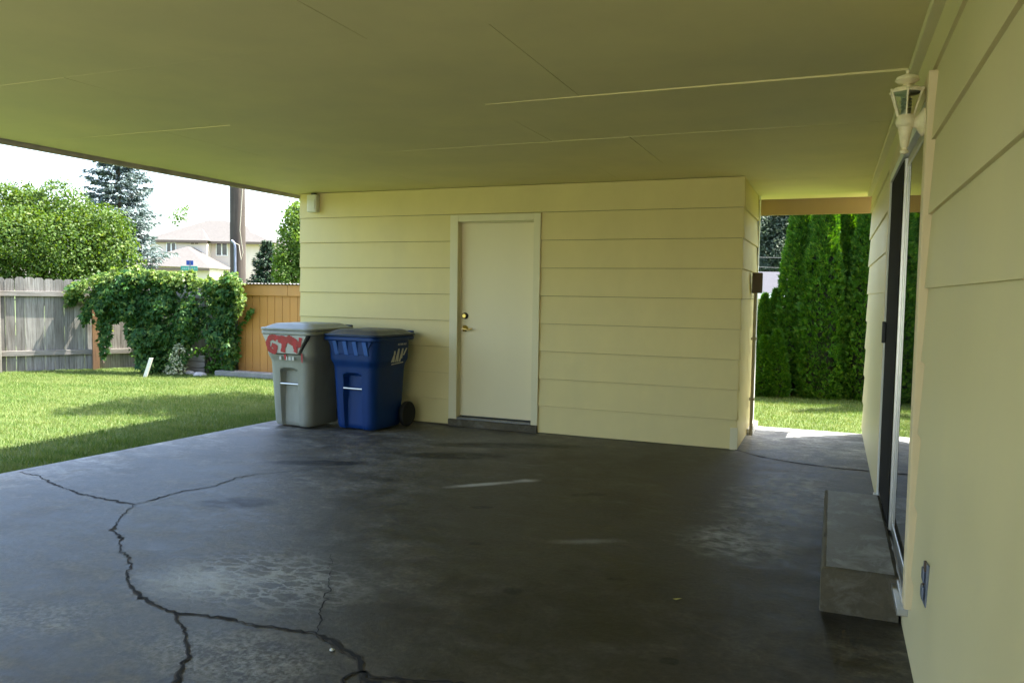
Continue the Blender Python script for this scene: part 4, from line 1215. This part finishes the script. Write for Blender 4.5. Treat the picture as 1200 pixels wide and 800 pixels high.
# ================================================================== FAR TWO-STOREY HOUSE
D0 = 70.0; PXM = D0 / F_PX
hc = at(245, 338, D0)
fh = empty('two_storey_house', 'pale two-storey house with pinkish hipped roof far beyond the fence', 'house', (hc.x, hc.y, 0), math.atan2(rv.y, rv.x))
fh.location.z = 0
def U(px): return (px - 245) * PXM
def Zp(px, py): return at(px, py, D0).z
zE = Zp(230, 283); zR = Zp(232, 255)
w = MB(); w.box(U(176), U(318), 0, 9, -1, zE - .02); w.build('wall', M['stucco'], fh)
w = MB()
e0, e1 = U(170), U(322)
rl, rr_ = U(222), U(242)
w.add([(e0, -.6, zE), (e1, -.6, zE), (e1, 9.6, zE), (e0, 9.6, zE), (rl, 4.5, zR + .15), (rr_, 4.5, zR + .15)], [(0, 1, 5, 4), (1, 2, 5), (2, 3, 4, 5), (3, 0, 4), (0, 3, 2, 1)])
w.add([(U(250), -.3, zE + .1), (U(300), -.3, zE + .1), (U(300), 5, zE + .1), (U(250), 5, zE + .1), (U(256), 3.2, Zp(256, 263) + .1), (U(276), 3.2, Zp(276, 263) + .1)], [(0, 1, 5, 4), (1, 2, 5), (2, 3, 4, 5), (3, 0, 4)])
w.add([(U(176), -1.3, zE + .02), (U(250), -1.3, zE + .02), (U(250), 3, zE + .02), (U(176), 3, zE + .02), (U(227), 2.0, Zp(227, 266))], [(0, 1, 4), (1, 2, 4), (2, 3, 4), (3, 0, 4), (0, 3, 2, 1)])
w.build('roof', M['roof_tile'], fh)
w = MB(); w.box(e0, U(175.5), -.68, -.61, zE - .34, zE - .01); w.box(U(176), U(250), -1.38, -1.305, zE - .20, zE + .01); w.box(U(250.5), e1, -.68, -.61, zE - .22, zE - .01)
w.build('gutter', M['brown_eave'], fh)
w = MB(); w.box(U(184), U(248), -1.0, -.002, -1, zE - .21); w.build('wall', M['stucco'], fh)
zL = Zp(232, 313.5); zP = Zp(232, 292)
w = MB(); w.box(U(190), U(276), -6, -1.01, -1, zL - .01); w.build('wall', M['stucco'], fh)
w = MB(); w.add([(U(186), -6.5, zL), (U(279), -6.5, zL - .2), (U(279), -1.02, zL - .2), (U(186), -1.02, zL), (U(232), -2.2, zP + .1), (U(232), -1.02, zP + .1)], [(0, 1, 4), (1, 2, 5, 4), (3, 0, 4, 5), (0, 3, 2, 1)])
w.build('roof', M['roof_tile'], fh)
w = MB(); w.box(U(186), U(279), -6.58, -6.505, zL - .42, zL - .22); w.build('gutter', M['brown_eave'], fh)
for a, b, t_, bt, yy in ((202.5, 212, 285.5, 300.5, -1.0), (254.5, 266.5, 284.5, 299, 0)):
    f_ = MB(); z1, z0 = Zp(a, t_), Zp(a, bt)
    u0, u1 = U(a), U(b)
    for q in ((u0 - .07, u0, z0 - .07, z1 + .07), (u1, u1 + .07, z0 - .07, z1 + .07), ((u0 + u1) / 2 - .05, (u0 + u1) / 2 + .05, z0, z1)):
        f_.box(q[0], q[1], yy - .08, yy - .003, q[2], q[3])
    f_.box(u0, (u0 + u1) / 2 - .051, yy - .08, yy - .003, z1, z1 + .07); f_.box((u0 + u1) / 2 + .051, u1, yy - .08, yy - .003, z1, z1 + .07)
    f_.box(u0, u1, yy - .08, yy - .003, z0 - .07, z0 - .001)
    wn = f_.build('window', M['white_trim'], fh)
    g_ = MB(); g_.box(u0, (u0 + u1) / 2 - .052, yy - .03, yy - .004, z0, z1 - .001); g_.box((u0 + u1) / 2 + .052, u1, yy - .03, yy - .004, z0, z1 - .001)
    g_.build('pane', M['window_glass'], wn)
w = MB()
for a in (230, 234.5): w.box(U(a), U(a + 3.4), -1.05, -1.003, Zp(a, 287), Zp(a, 285))
w.build('vent', M['brown_eave'], fh)

# ================================================================== TREES
def trunk_mesh(mb, h, r, seed, limbs, lean=(0, 0)):
    rs = random.Random(seed)
    pts = [(lean[0] * t + rs.uniform(-.04, .04) * h * .2 * t, lean[1] * t + rs.uniform(-.04, .04) * h * .2 * t, -.15 + h * t) for t in (0, .2, .4, .6, .8, 1)]
    mb.tube(pts, [r * 1.25, r, r * .85, r * .65, r * .45, r * .2], 10)
    for q in limbs:
        st_ = Vector(pts[2]) if q[2] > h * .6 else Vector(pts[1])
        q = Vector(q); mid = st_.lerp(q, .5) + Vector((0, 0, -.08 * h))
        mb.tube([st_, mid, q], [r * .5, r * .33, r * .08], 7)
def broad_tree(name, label, base, clumps, n_per, size, m, seed, th, tr, group=None, cat='tree', wid=.62):
    rng = np.random.default_rng(seed)
    root = empty(name, label, cat, base, 0, group)
    mb = MB(); trunk_mesh(mb, th, tr, seed, [c_[:3] for c_ in clumps]); mb.build('trunk', M['bark'], root, 60)
    parts = []
    for (x, y, z, r) in clumps:
        n = int(n_per * r * r)
        u = unit(rng.normal(0, 1, (n, 3)))
        # sub-clumps roughen the outline
        k = 15; su = unit(rng.normal(0, 1, (k, 3)))
        near = (u @ su.T).max(1)
        bump_ = np.clip((near - .62) / .38, 0, 1)
        rad = r * (.50 + .60 * bump_) * rng.uniform(.72, 1.06, n)
        P = np.array([x, y, z]) + u * rad[:, None] * np.array([1, 1, .85])
        Nn = unit(u * .7 + np.array([0, 0, .5]) + rng.normal(0, .6, (n, 3)))
        D = unit(np.cross(Nn, rng.normal(0, 1, (n, 3))) + np.array([0, 0, -.25]))
        L = rng.uniform(.6, 1.25, n) * size
        parts.append(leaves_np(P, D, Nn, L, L * wid))
    V, Fq = join_np(parts)
    np_mesh('crown', V, Fq, m, root)
    return root
def rel(px, py, d, base):
    q = at(px, py, d); return q.x - base[0], q.y - base[1], q.z - base[2]
# big leafy tree behind the fence, left
b = at(62, 336, 20); b = (b.x, b.y, -.05)
cl = [rel(x, y, d, b) + (r,) for x, y, d, r in ((18, 250, 20, .95), (58, 243, 20.5, .9), (95, 258, 20, .85), (35, 285, 19.2, 1.0), (80, 290, 19.3, 1.0), (118, 270, 19.8, .75), (125, 300, 19.6, .85), (-5, 275, 19.8, 1.1), (-30, 262, 20, 1.1), (10, 315, 19.3, .9), (60, 320, 19.3, .9), (105, 322, 19.4, .85), (45, 262, 21.5, 1.0), (100, 285, 21, 1.0), (-55, 300, 20, 1.3), (22, 227, 20.4, .45), (130, 282, 20, .5))]
broad_tree('leafy_tree', 'rounded bright green leafy tree behind the left fence', b, cl, 3600, .085, M['bush_leaf'], 41, 2.6, .13)
# right-hand light-green tree by the wall edge
b = at(350, 338, 30); b = (b.x, b.y, -.05)
cl = [rel(x, y, d, b) + (r,) for x, y, d, r in ((345, 268, 30, .65), (350, 290, 30, .9), (338, 305, 29.6, .6), (345, 322, 29.6, .8), (356, 255, 30, .8), (366, 275, 30, 1.1), (370, 310, 30, 1.2), (333, 318, 29.6, .45), (348, 247, 30.2, .4))]
broad_tree('leafy_tree', 'light green tree seen beside the edge of the cream wall', b, cl, 2200, .125, M['light_leaf'], 42, 3.6, .12)
# wisp of a tree behind the far house
b = at(212, 338, 90); b = (b.x, b.y, -.05)
cl = [rel(x, y, 90, b) + (r,) for x, y, r in ((211, 252, 1.0), (216, 246, .7), (206, 258, .9), (220, 243, .4))]
broad_tree('leafy_tree', 'sparse pale treetop showing above the far house roof', b, cl, 150, .26, M['light_leaf'], 43, 8.0, .2)

def conifer(name, label, base, h, rb, m, seed, whorl=.28, per=11, droop=.25, nl=34, needle=.16, z0=.1, cone=1.0):
    rng = np.random.default_rng(seed); root = empty(name, label, 'tree', base)
    mb = MB(); mb.tube([(0, 0, -.1), (0, 0, h * .5), (0, 0, h)], [rb * .09, rb * .055, .01], 9)
    parts = []; z = z0 * h
    while z < h * .985:
        t = z / h; rl_ = rb * (1 - t) ** cone * (.86 + .14 * math.sin(z * 5)) + .06
        k = max(4, int(per * (.5 + .5 * (1 - t))))
        a0 = rng.uniform(0, 6.28)
        for j in range(k):
            a = a0 + 6.283 * j / k + rng.uniform(-.3, .3); L = rl_ * rng.uniform(.72, 1.12)
            zz = z + rng.uniform(-.1, .1)
            n = int(nl * max(.35, L / rb))
            s_ = rng.uniform(.12, 1, n) ** .8
            up_ = .30 * t + .05
            dz = L * (up_ * s_ - droop * s_ ** 1.3 + .16 * s_ ** 3)
            side = rng.normal(0, .16, n) * L * (1 - .55 * s_)
            ca, sa = math.cos(a), math.sin(a)
            P = np.stack([ca * s_ * L - sa * side, sa * s_ * L + ca * side, zz + dz + rng.normal(0, .03, n)], 1)
            D = np.stack([ca * (.8 + 0 * s_) - sa * np.sign(side) * .7, sa * .8 + ca * np.sign(side) * .7, rng.normal(-.15, .3, n)], 1)
            Nn = np.stack([rng.normal(0, .4, n), rng.normal(0, .4, n), np.ones(n)], 1)
            Ln = rng.uniform(.7, 1.3, n) * needle
            parts.append(leaves_np(P, D, Nn, Ln, Ln * .34, .2))
            if j % 3 == 0:
                mb.tube([(0, 0, zz), (ca * L * .5, sa * L * .5, zz + L * (up_ * .5 - droop * .4)), (ca * L * .9, sa * L * .9, zz + L * (up_ * .9 - droop * .87 + .11))], [.022, .015, .006], 5)
        z += whorl * (.7 + .6 * (1 - t))
    mb.build('trunk', M['bark'], root, 60)
    V, Fq = join_np(parts); np_mesh('crown', V, Fq, m, root)
    return root
b = at(140, 338, 30); conifer('spruce_tree', 'tall blue-grey spruce rising behind the leafy tree', (b.x, b.y, -.05), 8.3, 2.35, M['spruce_needle'], 51, .19, 14, .30, 115, .20, .05, .66)
b = at(313, 338, 40); conifer('spruce_tree', 'small dark green conifer right of the utility pole', (b.x, b.y, -.05), 3.85, 1.45, M['dark_needle'], 52, .14, 14, .18, 90, .18, .04, .75)

# tree behind the storage room: only its shade is seen, on the lawn
broad_tree('leafy_tree', 'tall tree behind the storage room shading the lawn', (-2.9, 3.1, -.05),
           [(-.85, -1.15, 8.8, .50), (-.75, -.45, 8.9, .62), (-.35, -.75, 8.7, .7), (-.25, .05, 8.6, .75), (.2, .35, 8.5, .7), (.35, -.4, 8.9, .6)], 2600, .12, M['bush_leaf'], 61, 8.4, .13)

# ---- arborvitae row behind the passage
def arb_mesh(h, r, seed, n):
    rng = np.random.default_rng(seed)
    z = h * (rng.uniform(0, 1, n) ** .9)
    t = z / h
    prof = np.clip(np.minimum(1, .75 + 1.6 * t) * (1 - t ** 1.5) ** .8, .03, 1)
    a = rng.uniform(0, 2 * np.pi, n)
    # lumpy surface
    k = 140; ca = rng.uniform(0, 2 * np.pi, k); cz = rng.uniform(0, h, k)
    da = np.abs((a[:, None] - ca[None] + np.pi) % (2 * np.pi) - np.pi) * r
    d2 = (da / .13) ** 2 + ((z[:, None] - cz[None]) / .20) ** 2
    lump = np.exp(-d2).max(1)
    rad = r * prof * (.74 + .26 * lump) * rng.uniform(.86, 1.04, n)
    C = np.stack([np.cos(a) * rad, np.sin(a) * rad, z], 1)
    out = np.stack([np.cos(a), np.sin(a), np.zeros(n)], 1)
    tan_ = np.stack([-np.sin(a), np.cos(a), np.zeros(n)], 1)
    ax = unit(out * rng.uniform(.35, .9, n)[:, None] + np.array([0, 0, 1]) * rng.uniform(.35, 1.0, n)[:, None] + tan_ * rng.normal(0, .45, n)[:, None])
    ph = rng.uniform(0, np.pi, n)[:, None]
    s1 = np.cross(ax, unit(out * np.cos(ph) + tan_ * np.sin(ph) + 1e-3)); s1 = unit(s1); nrm = np.cross(s1, ax)
    parts = []
    sz = rng.uniform(.04, .08, n)
    for ang, sc_ in ((0, 1.0), (.45, .85), (-.45, .85), (.95, .6), (-.95, .6)):
        D = ax * math.cos(ang) + s1 * math.sin(ang) + rng.normal(0, .12, (n, 3))
        parts.append(leaves_np(C, D, nrm, sz * sc_, sz * .26, .05))
    return join_np(parts)
def arb_proto(h, r, seed, n, label, loc, group):
    root = empty('arborvitae', label, 'arborvitae', loc, 0, group)
    V, Fq = arb_mesh(h, r, seed, n); np_mesh('crown', V, Fq, M['arb'], root)
    w = MB(); w.tube([(0, 0, -.1), (.01, 0, h * .5), (0, 0, h * .9)], [.06, .04, .01], 8)
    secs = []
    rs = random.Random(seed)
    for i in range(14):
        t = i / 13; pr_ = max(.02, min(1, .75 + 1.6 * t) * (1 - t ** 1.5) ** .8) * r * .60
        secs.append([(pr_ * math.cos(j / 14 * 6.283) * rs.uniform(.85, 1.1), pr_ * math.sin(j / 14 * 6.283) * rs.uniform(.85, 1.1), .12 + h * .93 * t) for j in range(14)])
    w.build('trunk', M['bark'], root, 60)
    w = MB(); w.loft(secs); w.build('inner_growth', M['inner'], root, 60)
    return root
G1 = 'tall arborvitae hedge beyond the passage'
A1 = arb_proto(3.05, .40, 71, 11000, 'tall arborvitae, leftmost full-height column seen through the passage', (.30, 4.80, -.05), G1)
A2 = arb_proto(3.2, .41, 72, 11000, 'tall arborvitae, second column from the left seen through the passage', (.62, 4.62, -.05), G1)
k_lab = ['tall arborvitae, third column from the left seen through the passage', 'tall arborvitae, right-hand column beside the house wall edge', 'tall arborvitae set back behind the gap in the hedge tops', 'tall arborvitae just past the house corner, right of the passage view']
for (src, x, y, rz, sc_), lab in zip(((A1, .92, 5.0, 1.1, .99), (A2, 1.22, 4.72, 2.2, 1.03), (A1, 1.12, 5.35, 2.9, .86), (A2, 1.66, 4.75, 4.0, 1.0)), k_lab):
    c_ = copy_tree(src); c_.location = (x, y, -.05); c_.rotation_euler = (0, 0, rz); c_.scale = (1, 1, sc_); c_['label'] = lab
c_ = copy_tree(A1); c_.location = (2.5, 4.75, -.05); c_.rotation_euler = (0, 0, 5.1); c_.scale = (1.1, 1.1, 1.9); c_['label'] = 'tallest arborvitae at the right end of the row, past the house'
G2 = 'young arborvitae left of the tall hedge'
B1 = arb_proto(1.45, .20, 75, 3000, 'young arborvitae with pale tip left of the tall hedge, under the grey roof', (-.15, 4.72, -.05), G2)
for (x, y, rz, sc_), lab in zip(((.00, 4.80, 1.3, 1.05), (-.10, 4.36, 2.1, .60), (.06, 4.38, 3.3, .66), (-.42, 4.7, 4.4, .95)),
                                ('young arborvitae with pale tip beside the first tall arborvitae', 'small yellow-green young arborvitae in front, nearest the cream wall', 'small young arborvitae in front, nearest the tall hedge', 'young arborvitae behind the storage room corner')):
    c_ = copy_tree(B1); c_.location = (x, y, -.05); c_.rotation_euler = (0, 0, rz); c_.scale = (1, 1, sc_); c_['label'] = lab

# ---- neighbour's low grey-roofed house and the trees behind it
nb = at(905, 347, 30)
nh = empty('neighbour_house', 'low house with grey shingled roof behind the young arborvitae', 'house', (nb.x, nb.y, 0), math.atan2(rv.y, rv.x))
zl = at(905, 344, 30).z; zt = at(905, 318.5, 34).z
w = MB(); w.box(-5, 4, .5, 8, -.1, zl - .1); w.build('wall', M['stucco'], nh)
w = MB(); w.add([(-5.5, 0, zl), (4.5, 0, zl), (4.5, 4, zt), (-5.5, 4, zt), (4.5, 8.3, zl), (-5.5, 8.3, zl)], [(0, 1, 2, 3), (3, 2, 4, 5), (0, 5, 4, 1)]); w.build('roof', M['grey_roof'], nh)
w = MB(); w.box(-5.5, 4.5, -.06, -.003, zl - .2, zl + .01); w.build('fascia', M['white_trim'], nh)
b = at(905, 347, 48); b = (b.x, b.y, -.05)
cl = [rel(x, y, d, b) + (r,) for x, y, d, r in ((900, 270, 48, 1.9), (925, 262, 48, 1.8), (880, 280, 48, 2.0), (910, 300, 47, 1.7), (945, 275, 48, 2.0), (890, 310, 47, 1.6), (930, 305, 47, 1.7), (905, 245, 48, 1.8))]
broad_tree('leafy_tree', 'dark grey-green tree behind the grey-roofed house', b, cl, 1500, .19, M['grey_leaf'], 81, 5.0, .22)
b = at(1000, 347, 44); b = (b.x, b.y, -.05)
cl = [rel(x, y, d, b) + (r,) for x, y, d, r in ((995, 268, 44, 1.5), (1010, 262, 44, 1.5), (985, 285, 44, 1.6), (1015, 290, 44, 1.6), (1000, 310, 44, 1.6), (1040, 275, 44, 2.0))]
broad_tree('leafy_tree', 'grey-green tree glimpsed between the tall arborvitae tops', b, cl, 1300, .19, M['grey_leaf'], 82, 5.0, .22)
for (y0, y1, lab) in ((301, 303, 'thin overhead cable, upper one, in front of the dark tree'), (312, 316, 'thin overhead cable, lower one, just above the grey roof')):
    w = MB(); a_, b_ = at(860, y0, 26), at(1000, y1, 27)
    e_ = (b_ - a_).normalized()
    pts = [a_ - e_ * 4, a_, a_.lerp(b_, .5) + Vector((0, 0, -.01)), b_, b_ + e_ * 4]
    w.tube(pts, .006, 6); tag(w.build('overhead_cable', M['cable_grey'], None, 60), lab, 'cable', 'overhead cables behind the hedge')
